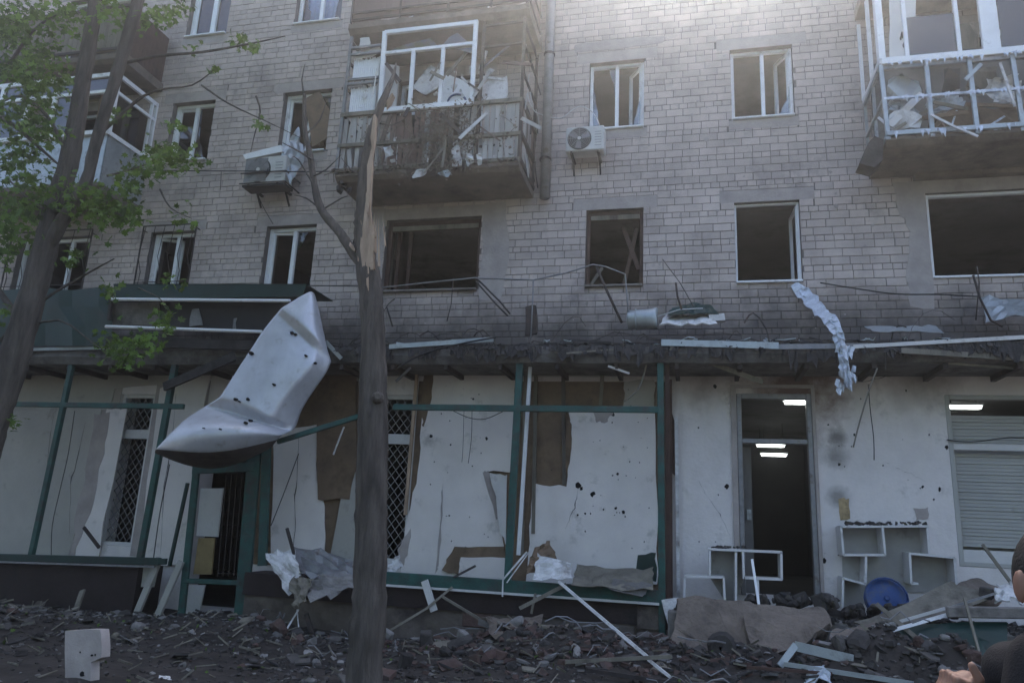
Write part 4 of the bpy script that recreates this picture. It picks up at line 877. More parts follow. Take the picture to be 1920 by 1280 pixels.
# ------------------------------------------------------------------ trees
def depth(p): return (Vector(p)-CAM).dot(fwd)
def limb(mb, pts, Y, wpx, n=9, sub=3, wob=.012, seed=0):
    """tapering limb through picture points at distance plane(s) Y; wpx = widths in pixels"""
    r = random.Random(seed); Ys = Y if isinstance(Y, (list, tuple)) else [Y]*len(pts)
    P3 = [P(a, b, yy) for (a, b), yy in zip(pts, Ys)]; out = []; rad = []
    for i in range(len(P3)-1):
        for k in range(sub):
            t = k/sub; p0 = P3[max(i-1, 0)]; p1 = P3[i]; p2 = P3[i+1]; p3 = P3[min(i+2, len(P3)-1)]
            q = .5*((2*p1)+(p2-p0)*t+(2*p0-5*p1+4*p2-p3)*t*t+(3*p1-p0-3*p2+p3)*t**3)
            wv = wpx[i]*(1-t)+wpx[i+1]*t
            out.append(q+Vector((r.uniform(-1, 1), r.uniform(-1, 1), 0))*wob*min(1, wv/40)); rad.append(.5*wv*depth(q)/F_PX*(1+r.uniform(-.06, .06)))
    out.append(P3[-1]); rad.append(.5*wpx[-1]*depth(P3[-1])/F_PX)
    b0 = len(mb.v); mb.tube(out, rad, n)
    if n >= 12:                                     # furrowed bark
        for i in range(len(out)):
            for j in range(n):
                v = mb.v[b0+i*n+j]; d = v-out[i]; u = d.normalized(); q = Vector((u.x*4.5+seed, u.y*4.5, v.z*1.3)); q2 = Vector((u.x*9, u.y*9+seed, v.z*2.6))
                mb.v[b0+i*n+j] = out[i]+d*(1+.10*noise.noise(q)-.16*max(0, .35-abs(noise.noise(q2)))+.04*noise.noise(v*9))
    return out
def leaf(mb, p, s, r, droop=.4):
    n = Vector((r.gauss(0, .6), r.gauss(0, .6)-.2, r.gauss(.6, .5))).normalized(); u = n.orthogonal().normalized(); a = r.uniform(0, 6.28)
    u = (Matrix.Rotation(a, 3, n) @ u); v = n.cross(u)
    pts = [(0, -.5, 0), (.22, -.28, .05), (.62, -.25, .0), (.42, .02, .08), (.58, .42, -.05), (.22, .30, .06), (0, .85, -.12), (-.22, .30, .06), (-.58, .42, -.05), (-.42, .02, .08), (-.62, -.25, .0), (-.22, -.28, .05)]
    vs = [p+(u*x+v*y+n*z)*s for x, y, z in pts]
    mb.add(vs+[p+v*.05*s], [(12, i, (i+1) % 12) for i in range(12)])
# the snapped tree in the middle
tr = empty('snapped_tree', P(684, 1290, -4.0)-Vector((0, 0, .1)), 'bare tree snapped off at the fork with pale splintered wood', 'tree')
YT = -4.0; mb = MB()
limb(mb, [(680, 1345), (684, 1240), (694, 1100), (697, 900), (700, 750), (699, 620), (694, 540), (683, 450), (682, 390), (688, 310), (700, 240)], YT, [86, 68, 64, 60, 53, 46, 44, 38, 31, 26, 21], 34, 9, .004, 1)
mb.build('trunk', 'bark', tr, smooth=True)
mb = MB(); limb(mb, [(697, 262), (708, 215), (722, 180), (735, 150), (743, 118)], [-4, -4, -3.98, -3.95, -3.9], [20, 16, 13, 9, 2], 7, 3, .02, 3); mb.build('broken_top', 'bark', tr, smooth=True)
mb = MB(); limb(mb, [(696, 560), (684, 505), (660, 470), (632, 430), (602, 392), (590, 350), (582, 295), (571, 240), (571, 178)], [-4, -4, -4, -3.98, -3.95, -3.92, -3.9, -3.9, -3.9], [30, 26, 22, 18, 15, 13, 11.5, 10, 7], 12, 4, .008, 2); mb.build('branch', 'bark', tr, smooth=True)
r = random.Random(4)
for k in range(26):                                  # fibrous spikes of torn wood
    u = 690+r.gauss(0, 9); v = r.uniform(440, 520); L = r.uniform(25, 110); wv = r.uniform(1.5, 5)*depth(P(u, v, YT))/F_PX/2
    pa, pb = P(u, v, YT-.10-r.uniform(0, .03)), P(u+r.uniform(-7, 7)-L*.02, v-L, YT-.10-r.uniform(-.04, .03))
    MB().add([pa+Vector((-wv, 0, 0)), pa+Vector((wv, 0, 0)), pa+Vector((0, .05, 0)), pb], [(0, 1, 3), (1, 2, 3), (2, 0, 3), (0, 2, 1)]).build('splinter', 'rawwood', tr)
for k, (a, b, w0) in enumerate([((690, 500), (684, 362), 14), ((697, 505), (692, 380), 12), ((684, 520), (676, 410), 9), ((664, 470), (654, 452), 8), ((690, 545), (688, 500), 6), ((700, 470), (699, 410), 7), ((702, 215), (697, 300), 8), ((690, 360), (698, 262), 10), ((735, 175), (722, 205), 6), ((688, 400), (694, 330), 9)]):
    pa, pb = P(*a, YT-.12), P(*b, YT-.115 if b[1] > 300 else YT-.07); t = (pb-pa); s = w0*depth(pa)/F_PX/2
    mb = MB(); mb.add([pa+Vector((-s*.5, 0, 0)), pa+Vector((s*.5, .0, 0)), pa+Vector((0, .1, 0)), pa+t*.5+Vector((-s*1.1, -.01, 0)), pa+t*.5+Vector((s, -.01, 0)), pa+t*.5+Vector((0, .1, 0)), pb+Vector((r.uniform(-.01, .01), .03, 0))], [(0, 1, 4, 3), (1, 2, 5, 4), (2, 0, 3, 5), (3, 4, 6), (4, 5, 6), (5, 3, 6), (0, 2, 1)])
    mb.build('splinter', 'rawwood', tr)
for q, wv in (([(571, 182), (566, 150), (572, 120)], 4), ([(576, 250), (600, 225), (612, 190)], 4), ([(588, 330), (612, 318), (640, 290)], 4), ([(600, 392), (575, 372), (552, 366)], 4), ([(690, 330), (660, 320), (640, 296)], 4), ([(706, 230), (735, 235), (760, 222)], 4), ([(660, 470), (668, 440), (690, 425)], 5), ([(602, 395), (640, 372), (652, 368)], 4), ([(590, 350), (560, 300), (548, 295)], 4), ([(585, 300), (562, 285), (530, 268)], 5), ([(740, 560), (728, 570), (716, 590)], 3)):
    mb = MB(); limb(mb, q, -3.95, [wv, wv*.7, wv*.3], 5, 2, .01); mb.build('twig', 'bark', tr)
o = MB(); o.lathe([(.0, .03), (.03, .035), (.05, .015), (.07, -.03)], 9, P(708, 744, YT-.16), (.35, -1, .1)); o.build('branch_stub', 'bark', tr)
# the leafy maple on the left
tl = empty('maple_tree', P(-40, 900, -4.4)*Vector((1, 1, 0)) if False else Vector((P(-40, 900, -4.4).x, -4.4, 0)), 'leafy green maple with two stems in front of the white glazed balcony', 'tree')
YM = -4.4; mb = MB(); bx = P(-40, 900, YM)
s1 = limb(mb, [(-150, 1225), (-60, 960), (-30, 840), (5, 735), (45, 610), (78, 490), (104, 390), (130, 300), (147, 205), (163, 105), (180, 0), (195, -110), (205, -260)], YM, [84, 70, 62, 56, 49, 43, 38, 33, 29, 27, 24, 20, 10], 26, 8, .004, 5); mb.build('trunk', 'bark', tl, smooth=True)
mb = MB(); limb(mb, [(86, 470), (120, 410), (160, 345), (178, 275), (205, 185), (232, 95), (258, 5), (285, -110), (300, -240)], [-4.4, -4.45, -4.5, -4.55, -4.6, -4.6, -4.6, -4.6, -4.6], [27, 25, 22, 20, 21, 23, 21, 17, 9], 18, 6, .006, 6); mb.build('stem', 'bark', tl, smooth=True)
tw = [([(195, 245), (255, 190), (300, 168), (360, 160), (405, 128)], 7), ([(235, 118), (300, 105), (380, 98), (470, 82), (535, 68)], 8), ([(378, 160), (430, 195), (500, 228), (570, 262)], 4), ([(0, 215), (50, 255), (100, 300), (125, 320)], 10), ([(0, 150), (60, 60), (120, 20)], 9), ([(130, 300), (90, 220), (40, 180), (0, 195)], 9), ([(0, 640), (70, 570), (150, 520), (214, 485)], 9), ([(30, 620), (110, 600), (170, 640), (200, 660)], 5), ([(100, 400), (60, 380), (10, 330)], 8), ([(200, 330), (240, 320), (300, 300), (345, 290)], 5), ([(300, 355), (320, 390), (360, 410)], 4), ([(260, 540), (300, 560), (330, 600)], 3), ([(480, 180), (488, 210), (478, 250), (470, 285)], 4), ([(180, 400), (220, 400), (250, 420)], 6), ([(45, 610), (-20, 520), (-60, 460)], 16)]
for k, (q, wv) in enumerate(tw):
    mb = MB(); limb(mb, q, [YM+.1*math.sin(k*2+i) for i in range(len(q))], [wv*(1-.75*i/(len(q)-1)) for i in range(len(q))], 5, 3, .01, k+30); mb.build('branch', 'bark', tl, smooth=True)
r = random.Random(77); mb = MB()
cl = [(30, 40, 60, 130), (70, 110, 50, 110), (20, 130, 40, 60), (110, 30, 40, 60), (90, 190, 45, 45), (30, 210, 50, 60), (75, 250, 50, 60), (25, 300, 55, 90), (120, 150, 30, 25), (60, 370, 60, 90), (140, 375, 50, 80), (200, 392, 45, 70), (240, 405, 30, 35), (235, 350, 30, 26), (215, 215, 20, 10), (270, 320, 35, 30), (300, 295, 38, 48), (340, 300, 28, 30), (25, 420, 50, 80), (10, 470, 30, 30), (300, 30, 28, 26), (335, 22, 20, 14), (250, 40, 35, 26), (215, 650, 38, 36), (270, 640, 28, 24), (240, 668, 30, 22), (310, 612, 18, 8), (210, 545, 26, 10), (330, 240, 20, 10), (450, 78, 22, 12), (475, 90, 12, 6), (360, 90, 15, 4), (400, 135, 10, 4), (485, 230, 14, 5), (340, 410, 30, 8), (20, 790, 22, 6), (0, 590, 20, 8), (165, 60, 30, 16), (200, 20, 30, 20), (300, 590, 30, 9), (140, 480, 30, 12), (60, 160, 30, 30), (0, 60, 40, 60), (320, 530, 20, 6)]
for (a, b, s, c) in cl:
    Yc = YM+r.uniform(-.5, .5)
    for i in range(int(c*2.6)): leaf(mb, P(a+r.gauss(0, s*.55), b+r.gauss(0, s*.42), Yc+r.gauss(0, .3)), r.uniform(.05, .085), r)
for i in range(8200):                                  # rest of the crown beyond the frame; lower clump added to shade the left
    a = r.uniform(0, 6.28); rr_ = r.uniform(.2, 1)**.6; ph = r.uniform(-1, 1)
    p = Vector((-9.2+3.6*rr_*math.cos(a), -5.2+2.6*rr_*math.sin(a), 10.8+2.8*ph*(1-.4*rr_))) if i % 5 < 3 else Vector((-12.6+2.6*rr_*math.cos(a), -5.6+2.8*rr_*math.sin(a), 5.6+3.2*ph))
    u, v = proj(p)
    if u > -40 and v > -40: continue
    leaf(mb, p, r.uniform(.10, .17), r)
mb.build('crown', 'leaf', tl)
# unseen belt of trees added behind the viewer to shade the lower facade
mb = MB(); r = random.Random(5)
for k in range(12):
    cx = -34+k*6.2+r.uniform(-1.5, 1.5); cy = -21.5+r.uniform(-1.5, 1.5); H = r.uniform(12.5, 14.5)
    mb.tube([(cx, cy, -.2), (cx+.2, cy, 2), (cx, cy+.3, 5), (cx, cy, H*.8)], [.28, .24, .18, .05], 7)
    for i in range(1500):
        a = r.uniform(0, 6.28); q = r.uniform(0, 1)**.5; ph = r.uniform(-1, 1); rad = 3.9*math.sqrt(max(.05, 1-ph*ph))*q
        leaf(mb, Vector((cx+rad*math.cos(a), cy+rad*.9*math.sin(a), H*.56+ph*H*.44)), r.uniform(.22, .36), r)
mb.build('shade_tree_belt', 'leaf', label='unseen row of leafy trees added to shade the lower facade', kind='stuff')
# ------------------------------------------------------------------ the crumpled silver panel
rows = [[(574, 549, -1.28), (579, 547, -1.27), (584, 546, -1.26), (589, 549, -1.22), (593, 556, -1.1)],
        [(528, 577, -1.46), (550, 592, -1.50), (574, 612, -1.50), (598, 636, -1.44), (614, 655, -1.16)],
        [(519, 588, -1.40), (541, 608, -1.42), (566, 632, -1.42), (592, 658, -1.38), (621, 678, -1.14)],
        [(498, 612, -1.46), (526, 630, -1.50), (555, 655, -1.50), (588, 684, -1.46), (612, 700, -1.18)],
        [(470, 655, -1.52), (500, 668, -1.58), (530, 690, -1.58), (562, 712, -1.52), (590, 730, -1.20)],
        [(440, 700, -1.60), (468, 710, -1.66), (500, 728, -1.66), (530, 748, -1.58), (566, 764, -1.22)],
        [(413, 744, -1.68), (440, 750, -1.74), (470, 765, -1.74), (508, 783, -1.66), (556, 798, -1.22)],
        [(384, 762, -1.58), (418, 768, -1.60), (462, 783, -1.60), (504, 796, -1.56), (547, 808, -1.3)],
        [(345, 785, -1.95), (385, 786, -2.06), (430, 790, -2.06), (482, 798, -1.95), (535, 812, -1.5)],
        [(314, 818, -2.05), (352, 812, -2.24), (405, 810, -2.24), (465, 812, -2.1), (529, 816, -1.6)],
        [(292, 842, -1.95), (335, 846, -2.12), (395, 850, -2.10), (455, 840, -1.96), (520, 824, -1.55)],
        [(288, 851, -1.60), (338, 875, -1.62), (395, 888, -1.60), (448, 876, -1.5), (505, 844, -1.35)],
        [(305, 850, -1.2), (350, 870, -1.1), (400, 878, -1.05), (440, 866, -1.05), (490, 846, -1.1)]]
mb = MB()
for rw in rows: mb.v += [P(*q) for q in rw]
for j in range(len(rows)-1):
    for i in range(4): k = j*5+i; mb.f.append((k, k+1, k+6, k+5))
hd = mb.build('silver_metal_panel', 'silver', smooth=True, label='crumpled silver sheet-metal panel peppered with holes hanging from the sign box', cat='metal panel')
me = hd.data; bm = bmesh.new(); bm.from_mesh(me); bm.verts.ensure_lookup_table(); cl_ = bm.edges.layers.float.new('crease_edge')
for e in bm.edges:
    a, b = sorted(v.index for v in e.verts)
    if a//5 == b//5 and a//5 in (1, 2, 6, 7): e[cl_] = .95
    if a % 5 == b % 5 == 3 and a//5 > 1: e[cl_] = .7
    if a % 5 == b % 5 == 3 and a//5 > 7: e[cl_] = .2
    if a//5 == b//5 == 10: e[cl_] = .6
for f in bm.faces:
    if min(v.index for v in f.verts)//5 >= 10: f.material_index = 1  # lower curl: brown reflection of the ground put into the colour
bm.to_mesh(me); bm.free(); me.materials.append(M['groundrefl'])
md = hd.modifiers.new('smooth', 'SUBSURF'); md.levels = 3; md.render_levels = 3
tx = bpy.data.textures.new('dents', 'CLOUDS'); tx.noise_scale = .22; tx.noise_depth = 2
md = hd.modifiers.new('dents', 'DISPLACE'); md.texture = tx; md.strength = .012; md.mid_level = .5; md.texture_coords = 'GLOBAL'
md = hd.modifiers.new('thick', 'SOLIDIFY'); md.thickness = .006
def surf_at(u, v):
    for j in range(len(rows)-1):
        for i in range(4):
            qs = [rows[j][i], rows[j][i+1], rows[j+1][i+1], rows[j+1][i]]
            for tri in ((0, 1, 2), (0, 2, 3)):
                (x1, y1, d1), (x2, y2, d2), (x3, y3, d3) = [qs[t] for t in tri]; D = (y2-y3)*(x1-x3)+(x3-x2)*(y1-y3)
                if abs(D) < 1e-6: continue
                l1 = ((y2-y3)*(u-x3)+(x3-x2)*(v-y3))/D; l2 = ((y3-y1)*(u-x3)+(x1-x3)*(v-y3))/D; l3 = 1-l1-l2
                if min(l1, l2, l3) >= -.01: return l1*d1+l2*d2+l3*d3
    return -1.6
for k, (a, b, s) in enumerate(((470, 662, 5), (546, 623, 4), (552, 626, 3), (572, 666, 3), (590, 680, 3), (512, 720, 3), (440, 748, 4), (463, 748, 4), (447, 752, 2), (459, 792, 4), (468, 788, 4), (411, 804, 2), (380, 802, 1.5))):
    Y = surf_at(a, b)-.04; r = random.Random(k); s *= .75
    MB().prism([P(a+s*r.uniform(.6, 1.3)*math.cos(t), b+s*r.uniform(.6, 1.3)*math.sin(t), Y) for t in [i*.785 for i in range(8)]], (0, .05, 0)).build('shrapnel_hole', 'hole', hd)
# ------------------------------------------------------------------ sign boxes on the canopy
sg = empty('signboard', (P(100, 645, -1.1).x, -1.1, P(100, 645, -1.1).z), 'dark green sheet signboard above the shop, next to the open sign box', 'signboard')
mb = MB(); n = 14
for i in range(n+1):
    u = -140+350*i/n
    for v in (541+3*math.sin(i*1.3), 575, 610, 648): mb.v.append(P(u, v, -1.12+.02*math.sin(i*2.1+v)))
for i in range(n):
    for j in range(3): k = i*4+j; mb.f.append((k, k+1, k+5, k+4))
o = mb.build('panel', 'dgreen', sg); o.modifiers.new('t', 'SOLIDIFY').thickness = .01
for u in (-60, 60, 180): MB().bar(P(u, 545, -1.08), P(u-10, 648, -1.08), .04, .04).build('stay', 'rust', sg)
sb = empty('sign_box', P(380, 625, -1.2), 'open-fronted shop sign box with two white tubes and a dark green top', 'sign box')
MB().prism([P(a, b, -1.25) for a, b in [(214, 532), (575, 532), (566, 556), (212, 560)]], (0, .015, 0)).build('top_panel', 'dgreen', sb)
pa, pb = P(212, 534, -1.25), P(575, 534, -1.25); MB().add([pa, pb, pb+Vector((0, .9, 0)), pa+Vector((0, .9, 0)), pa+Vector((0, 0, .015)), pb+Vector((0, 0, .015)), pb+Vector((0, .9, .015)), pa+Vector((0, .9, .015))], [(0,1,2,3),(4,5,6,7),(0,1,5,4),(1,2,6,5),(2,3,7,6),(3,0,4,7)]).build('lid', 'dgreen', sb)
MB().bar(P(208, 561, -1.28), P(545, 564, -1.28), .05, .05).build('light_tube', 'pvc', sb, bevel=.015); MB().bar(P(197, 612, -1.26), P(492, 622, -1.26), .05, .05).build('light_tube', 'pvc', sb, bevel=.015)
MB().prism([P(a, b, -1.0) for a, b in [(212, 562), (560, 564), (545, 625), (200, 615)]], (0, .02, 0)).build('back_panel', 'shopdark', sb)
MB().prism([P(a, b, -1.03) for a, b in jag([(212, 566), (298, 566), (296, 610), (205, 608)], 2, 3, 1)], (0, .015, 0)).build('torn_back', 'concrete', sb)
for q in ([(355, 612), (360, 580), (372, 578), (380, 610)], [(438, 598), (444, 596), (442, 616), (436, 616)]): MB().prism([P(a, b, -1.06) for a, b in jag(q, 2, 2, 4)], (0, .01, 0)).build('scrap', 'steel', sb)
MB().bar(P(200, 640, -1.15), P(500, 648, -1.15), .16, .05).build('bottom_beam', 'soot', sb); MB().bar(P(205, 600, -1.2), P(210, 540, -1.2), .05, .05).build('stay', 'rust', sb)
MB().bar(P(498, 650, -1.3), P(560, 600, -1.28), .03, .03).build('stay', 'wood', sb)
MB().bar(P(308, 725, -1.05), P(440, 668, -1.25), .14, .05).build('charred_timber', 'soot', label='charred beam fallen across the frame beneath the sign box', cat='timber')
# ------------------------------------------------------------------ bent pipe frame standing on the canopy
pf = empty('bent_pipe_frame', P(1000, 650, -.9), 'bent thin pipe railing standing on the canopy before the two brown empty windows', 'pipe frame')
def pt(q, rr_=.014, m='rust', nm='pipe', Y=-.88): MB().tube([P(a, b, Y+.02*math.sin(a)) for a, b in q], rr_, 6).build(nm, m, pf, smooth=True)
pt([(700, 541), (790, 531), (890, 521), (1000, 525), (1060, 512), (1112, 496), (1135, 500), (1172, 514), (1176, 560), (1178, 592)], .012, 'steel')
pt([(850, 521), (846, 570), (838, 602)], .008); pt([(1000, 525), (998, 580), (994, 655)], .012, 'steel'); pt([(892, 527), (930, 570), (952, 592)], .014); pt([(896, 524), (938, 566), (956, 588)], .014)
pt([(1118, 500), (1140, 550), (1166, 605)], .02); pt([(725, 575), (736, 612)], .014)
MB().prism([P(a, b, -.8) for a, b in jag([(985, 575), (1004, 572), (1006, 625), (984, 628)], 2, 3, 3)], (0, .06, 0)).build('post_stub', 'rust', pf, tri=True)
for k, (q, rr_, lab) in enumerate([([(1242, 486), (1275, 530), (1300, 574)], .006, 'thin wire bent over the blue-grey drum'), ([(1267, 530), (1270, 555), (1278, 580)], .016, 'short dark rod upright beside the blue-grey drum'), ([(1230, 594), (1275, 580), (1318, 578)], .008, 'pale wire lying over the blue-grey drum and white foam'), ([(1825, 516), (1838, 560), (1858, 600), (1880, 612)], .016, 'forked dark branch stuck on the canopy below the wide white window'), ([(1832, 500), (1836, 530), (1830, 600)], .008, 'thin dark rod beside the forked branch on the canopy')]):
    MB().tube([P(a, b, -.9) for a, b in q], rr_, 5).build('wire', 'rust' if 'pale' not in lab else 'whitecable', label=lab, cat='wire', smooth=True)
# things lying on the canopy
dm = empty('crushed_drum', P(1202, 622, -.85), 'crushed blue-grey metal drum lying on the canopy', 'drum')
mb = MB(); a = P(1176, 600, -.8); b = P(1232, 598, -.8); ax = (b-a); L = ax.length; r = random.Random(2); prof = [(.01, 0), (.14, 0), (.15, .02), (.145, .1), (.15, .12), (.14, L-.1), (.15, L-.02), (.14, L), (.01, L)]
mb.lathe(prof, 18, a, ax); 
for v in mb.v: v += Vector((noise.noise(v*6)*.03, noise.noise(v*6+Vector((3, 0, 0)))*.03, noise.noise(v*7)*.05-.0))
mb.build('body', 'galv', dm, smooth=True); MB().lathe([(.152, -.012), (.165, 0), (.152, .012)], 18, a+ax*.3, ax).build('rib', 'galv', dm)
crumple('foam_sheet', [P(1236, 612, -.95), P(1345, 606, -.95), P(1330, 590, -.7), P(1250, 588, -.7)], 'foam', 8, 4, .025, 3, 5, .02, label='white foam sheet with holes lying on the canopy beside the drum', cat='foam sheet')
crumple('roofing_felt', [P(1250, 590, -.9), P(1350, 592, -.9), P(1335, 572, -.55), P(1260, 578, -.55)], 'dgreen', 8, 4, .03, 3, 6, .008, label='dark green torn felt behind the white foam on the canopy', cat='felt')
MB().prism([P(a, b, -.9) for a, b in [(1328, 590), (1358, 587), (1360, 600), (1332, 602)]], (0, .12, 0)).build('foam_block', 'foam', label='small pale block on the canopy edge past the foam sheet', cat='block')
crumple('metal_sheet', [P(1640, 622, -.98), P(1770, 624, -.98), P(1755, 612, -.6), P(1620, 612, -.6)], 'galv', 10, 5, .015, 3, 7, .006, label='flat blue-grey metal sheet on the canopy left of the forked branch', cat='metal sheet')
crumple('metal_sheet', [P(1850, 600, -.8), P(1960, 590, -.8), P(1940, 560, -.3), P(1840, 560, -.3)], 'galv', 8, 6, .03, 3, 8, .006, label='dull grey sheet leaning against the wall beside the forked branch', cat='metal sheet')
# soot-black litter along the canopy
mb = MB(); r = random.Random(14)
for k in range(900):
    x = r.uniform(-6.3, 6.5) if k < 650 else r.uniform(-14, 9); y = -1.0+abs(r.gauss(0, .28)); y = min(y, -.05)
    if r.random() < .7: chunk(mb, (x, y, 4.16+r.uniform(0, .05)), r.uniform(.015, .06), r, .6)
    else:
        a = r.uniform(0, 3.14); L = r.uniform(.08, .35); mb.bar((x-L*math.cos(a), max(-1.12, y-L*.4*math.sin(a)), 4.17+r.uniform(0, .03)), (x+L*math.cos(a), y+L*.4*math.sin(a), 4.18+r.uniform(-.02, .10)), r.uniform(.01, .04), .012)
mb.build('canopy_litter', 'soot', label='black scorched litter along the canopy edge', kind='stuff')
# tangled wires, twigs and torn felt along the canopy edge
r = random.Random(61); mb = MB()
for k in range(95):
    x = r.uniform(-6.2, 6.4); y = -1.0+abs(r.gauss(0, .25)); a = r.uniform(-.6, .6)+(math.pi if r.random() < .5 else 0); L = r.uniform(.15, .75); up = r.choice([0, 0, 0, .12, .3, .5])*r.random(); pts = []
    for i in range(6):
        t = i/5; pts.append(Vector((x+L*t*math.cos(a)+r.uniform(-.03, .03), min(-.05, max(-1.2, y-L*.25*t*math.sin(a)+r.uniform(-.03, .03))), 4.18+up*math.sin(t*2.4)+r.uniform(-.015, .03))))
    mb.tube(pts, r.uniform(.004, .012), 4)
mb.build('canopy_wreckage', 'rust', label='tangled wires and rods strewn along the canopy', kind='stuff')
mb = MB()
for k in range(150):
    x = r.uniform(-6.0, 6.4); w_ = r.uniform(.03, .22); h_ = r.uniform(.05, .30)*(1 if r.random() < .8 else 1.5); z0 = 4.16; n = 4; y0 = -1.045
    top = [Vector((x+w_*i/n, y0+.02, z0+r.uniform(-.01, .02))) for i in range(n+1)]; bot = [Vector((x+w_*i/n+r.uniform(-.02, .02), y0-r.uniform(0, .04), z0-h_*r.uniform(.3, 1))) for i in range(n+1)]
    for i in range(n): mb.add([top[i], top[i+1], bot[i+1], bot[i]], [(0, 1, 2, 3)])
o = mb.build('torn_roofing', 'soot', label='torn black roofing felt hanging over the canopy edge', kind='stuff'); o.modifiers.new('t', 'SOLIDIFY').thickness = .006
mb = MB()
for k in range(70):
    x = r.uniform(-5.5, 6.2); s = r.uniform(.03, .14); y = -.95+abs(r.gauss(0, .2)); a0 = r.uniform(0, 6)
    mb.prism([Vector((x+s*r.uniform(.5, 1.2)*math.cos(a0+i*1.26), y+s*.5*math.sin(a0+i*1.26), 4.19+r.uniform(0, .09))) for i in range(5)], (0, 0, .012))
mb.build('canopy_scraps', 'galv', label='bent grey scraps of sheet lying along the canopy', kind='stuff', tri=True)
# hanging laths and cords under the canopy
for k, (a, b, Y, rr_, m, lab) in enumerate([((770, 690), (742, 715), -1.0, .02, 'bark', 'stub of branch caught under the canopy beside the snapped tree'), ((1062, 662), (1150, 655), -1.08, .012, 'wood', 'thin lath stuck along the canopy edge between the green posts'), ((1290, 668), (1400, 676), -.9, .016, 'wood', 'batten fixed under the canopy beside the hanging plank'), ((1520, 672), (1640, 676), -.9, .016, 'board', 'pale batten fixed under the canopy over the doorway'), ((1740, 678), (1900, 690), -.9, .016, 'wood', 'batten fixed under the canopy over the shutter')]):
    MB().bar(P(*a, Y), P(*b, Y+.05), rr_*2, rr_).build('batten', m, label=lab, cat='batten')
# ragged insulation hanging from the empty white window
ri = empty('hanging_insulation', P(1590, 735, -1.1), 'ragged pale blue insulation strip dangling from the empty white-framed window', 'insulation')
r = random.Random(9)
pts = [(1494, 534, -.02), (1515, 555, -.2), (1535, 578, -.6), (1560, 600, -.98), (1572, 622, -1.1), (1577, 650, -1.13), (1585, 690, -1.12), (1592, 735, -1.1)]
wpx = [12, 22, 20, 16, 15, 11, 8, 5]
for s in range(3):
    mb = MB(); n0 = 0
    for i in range(len(pts)-1):
        for k in range(4):
            t = k/4; a, b = pts[i], pts[i+1]; u = a[0]*(1-t)+b[0]*t; v = a[1]*(1-t)+b[1]*t; Y = a[2]*(1-t)+b[2]*t; wv = (wpx[i]*(1-t)+wpx[i+1]*t)*(.6 if s else 1)
            off = (s-1)*6*(1 if i < 4 else .8)
            mb.v += [P(u+off-wv*.5*r.uniform(.5, 1.3), v+r.uniform(-4, 4)+wv*.25, Y+r.uniform(-.04, .03)-.02*s), P(u+off+wv*.5*r.uniform(.5, 1.3), v+r.uniform(-4, 4)-wv*.25, Y+r.uniform(-.04, .03)-.02*s)]; n0 += 1
    for i in range(n0-1): mb.f.append((2*i, 2*i+1, 2*i+3, 2*i+2))
    o = mb.build('strip', 'foil', ri); o.modifiers.new('t', 'SOLIDIFY').thickness = .012
for k in range(38):
    u = 1582+r.uniform(-14, 18); v = r.uniform(640, 728); pxs = [(u, v), (u+r.uniform(3, 8), v+r.uniform(-3, 5)), (u+r.uniform(0, 8), v+r.uniform(9, 20)), (u-3, v+r.uniform(5, 12))]
    MB().prism([P(a, b, -1.12+r.uniform(-.03, .02)) for a, b in pxs], (0, .01, 0)).build('tatter', 'foil', ri)
# ------------------------------------------------------------------ air conditioners
def ac(x0, x1, z0, z1, yf, yb, label, fan_left=True, m='acw'):
    t = empty('air_conditioner', ((x0+x1)/2, (yf+yb)/2, z0-.1), label, 'air conditioner', 'air conditioners on the facade')
    MB().box(x0, x1, yf, yb, z0, z1).build('casing', m, t, bevel=.02)
    W = x1-x0; H = z1-z0; cx = x0+W*.36; cz = (z0+z1)/2; R = H*.43
    MB().lathe([(.002, .0), (R, 0), (R+.012, -.006), (R+.012, .004)], 28, (cx, yf-.004, cz), (0, -1, 0)).build('fan_recess', 'dark', t)
    f = MB()
    for k in range(3):
        a = k*2.09+.4; u = Vector((math.cos(a), 0, math.sin(a))); v = Vector((-math.sin(a), 0, math.cos(a))); c = Vector((cx, yf-.012, cz))
        f.prism([c+u*R*.2-v*R*.15, c+u*R*.9-v*R*.25, c+u*R*.95+v*R*.3, c+u*R*.25+v*R*.2], (0, -.003, 0))
    f.build('fan_blades', 'steel', t)
    g = MB()
    for k in range(1, 7):
        rr_ = R*k/6.3; g.tube([(cx+rr_*math.cos(i*.2618), yf-.02, cz+rr_*math.sin(i*.2618)) for i in range(25)], .0035, 4, False)
    for k in range(8): a = k*.785; g.tube([(cx+R*.1*math.cos(a), yf-.02, cz+R*.1*math.sin(a)), (cx+R*math.cos(a), yf-.018, cz+R*math.sin(a))], .004, 4)
    g.build('fan_grille', 'steel', t); MB().lathe([(.001, .012), (R*.16, .01), (R*.17, 0)], 12, (cx, yf-.018, cz), (0, -1, 0)).build('fan_hub', 'board', t)
    for k in range(6): MB().box(x0+W*.76, x0+W*.93, yf-.005, yf+.002, z0+H*(.18+k*.11), z0+H*(.2+k*.11)).build('vent_slot', 'steel', t)
    for xx in (x0+W*.15, x0+W*.85):
        MB().box(xx-.02, xx+.02, yf, -.014, z0-.04, z0-.002).bar((xx, yb, z0-.04), (xx, -.02, z0-.25), .03, .025, (1, 0, 0)).build('bracket', 'rust', t)
    return t
pa, pb = P(1060, 284, -.42), P(1133, 236, -.42)
ac(pa.x, pb.x, pa.z-.005, pb.z+.02, -.42, -.14, 'white air conditioner with round fan beneath a two-light white window')
pa, pb = P(454, 346, -.5), P(538, 290, -.5)
a2 = ac(pa.x, pb.x, pa.z, pb.z, -.5, -.2, 'grimy beige air conditioner in a cage under a fallen white sill')
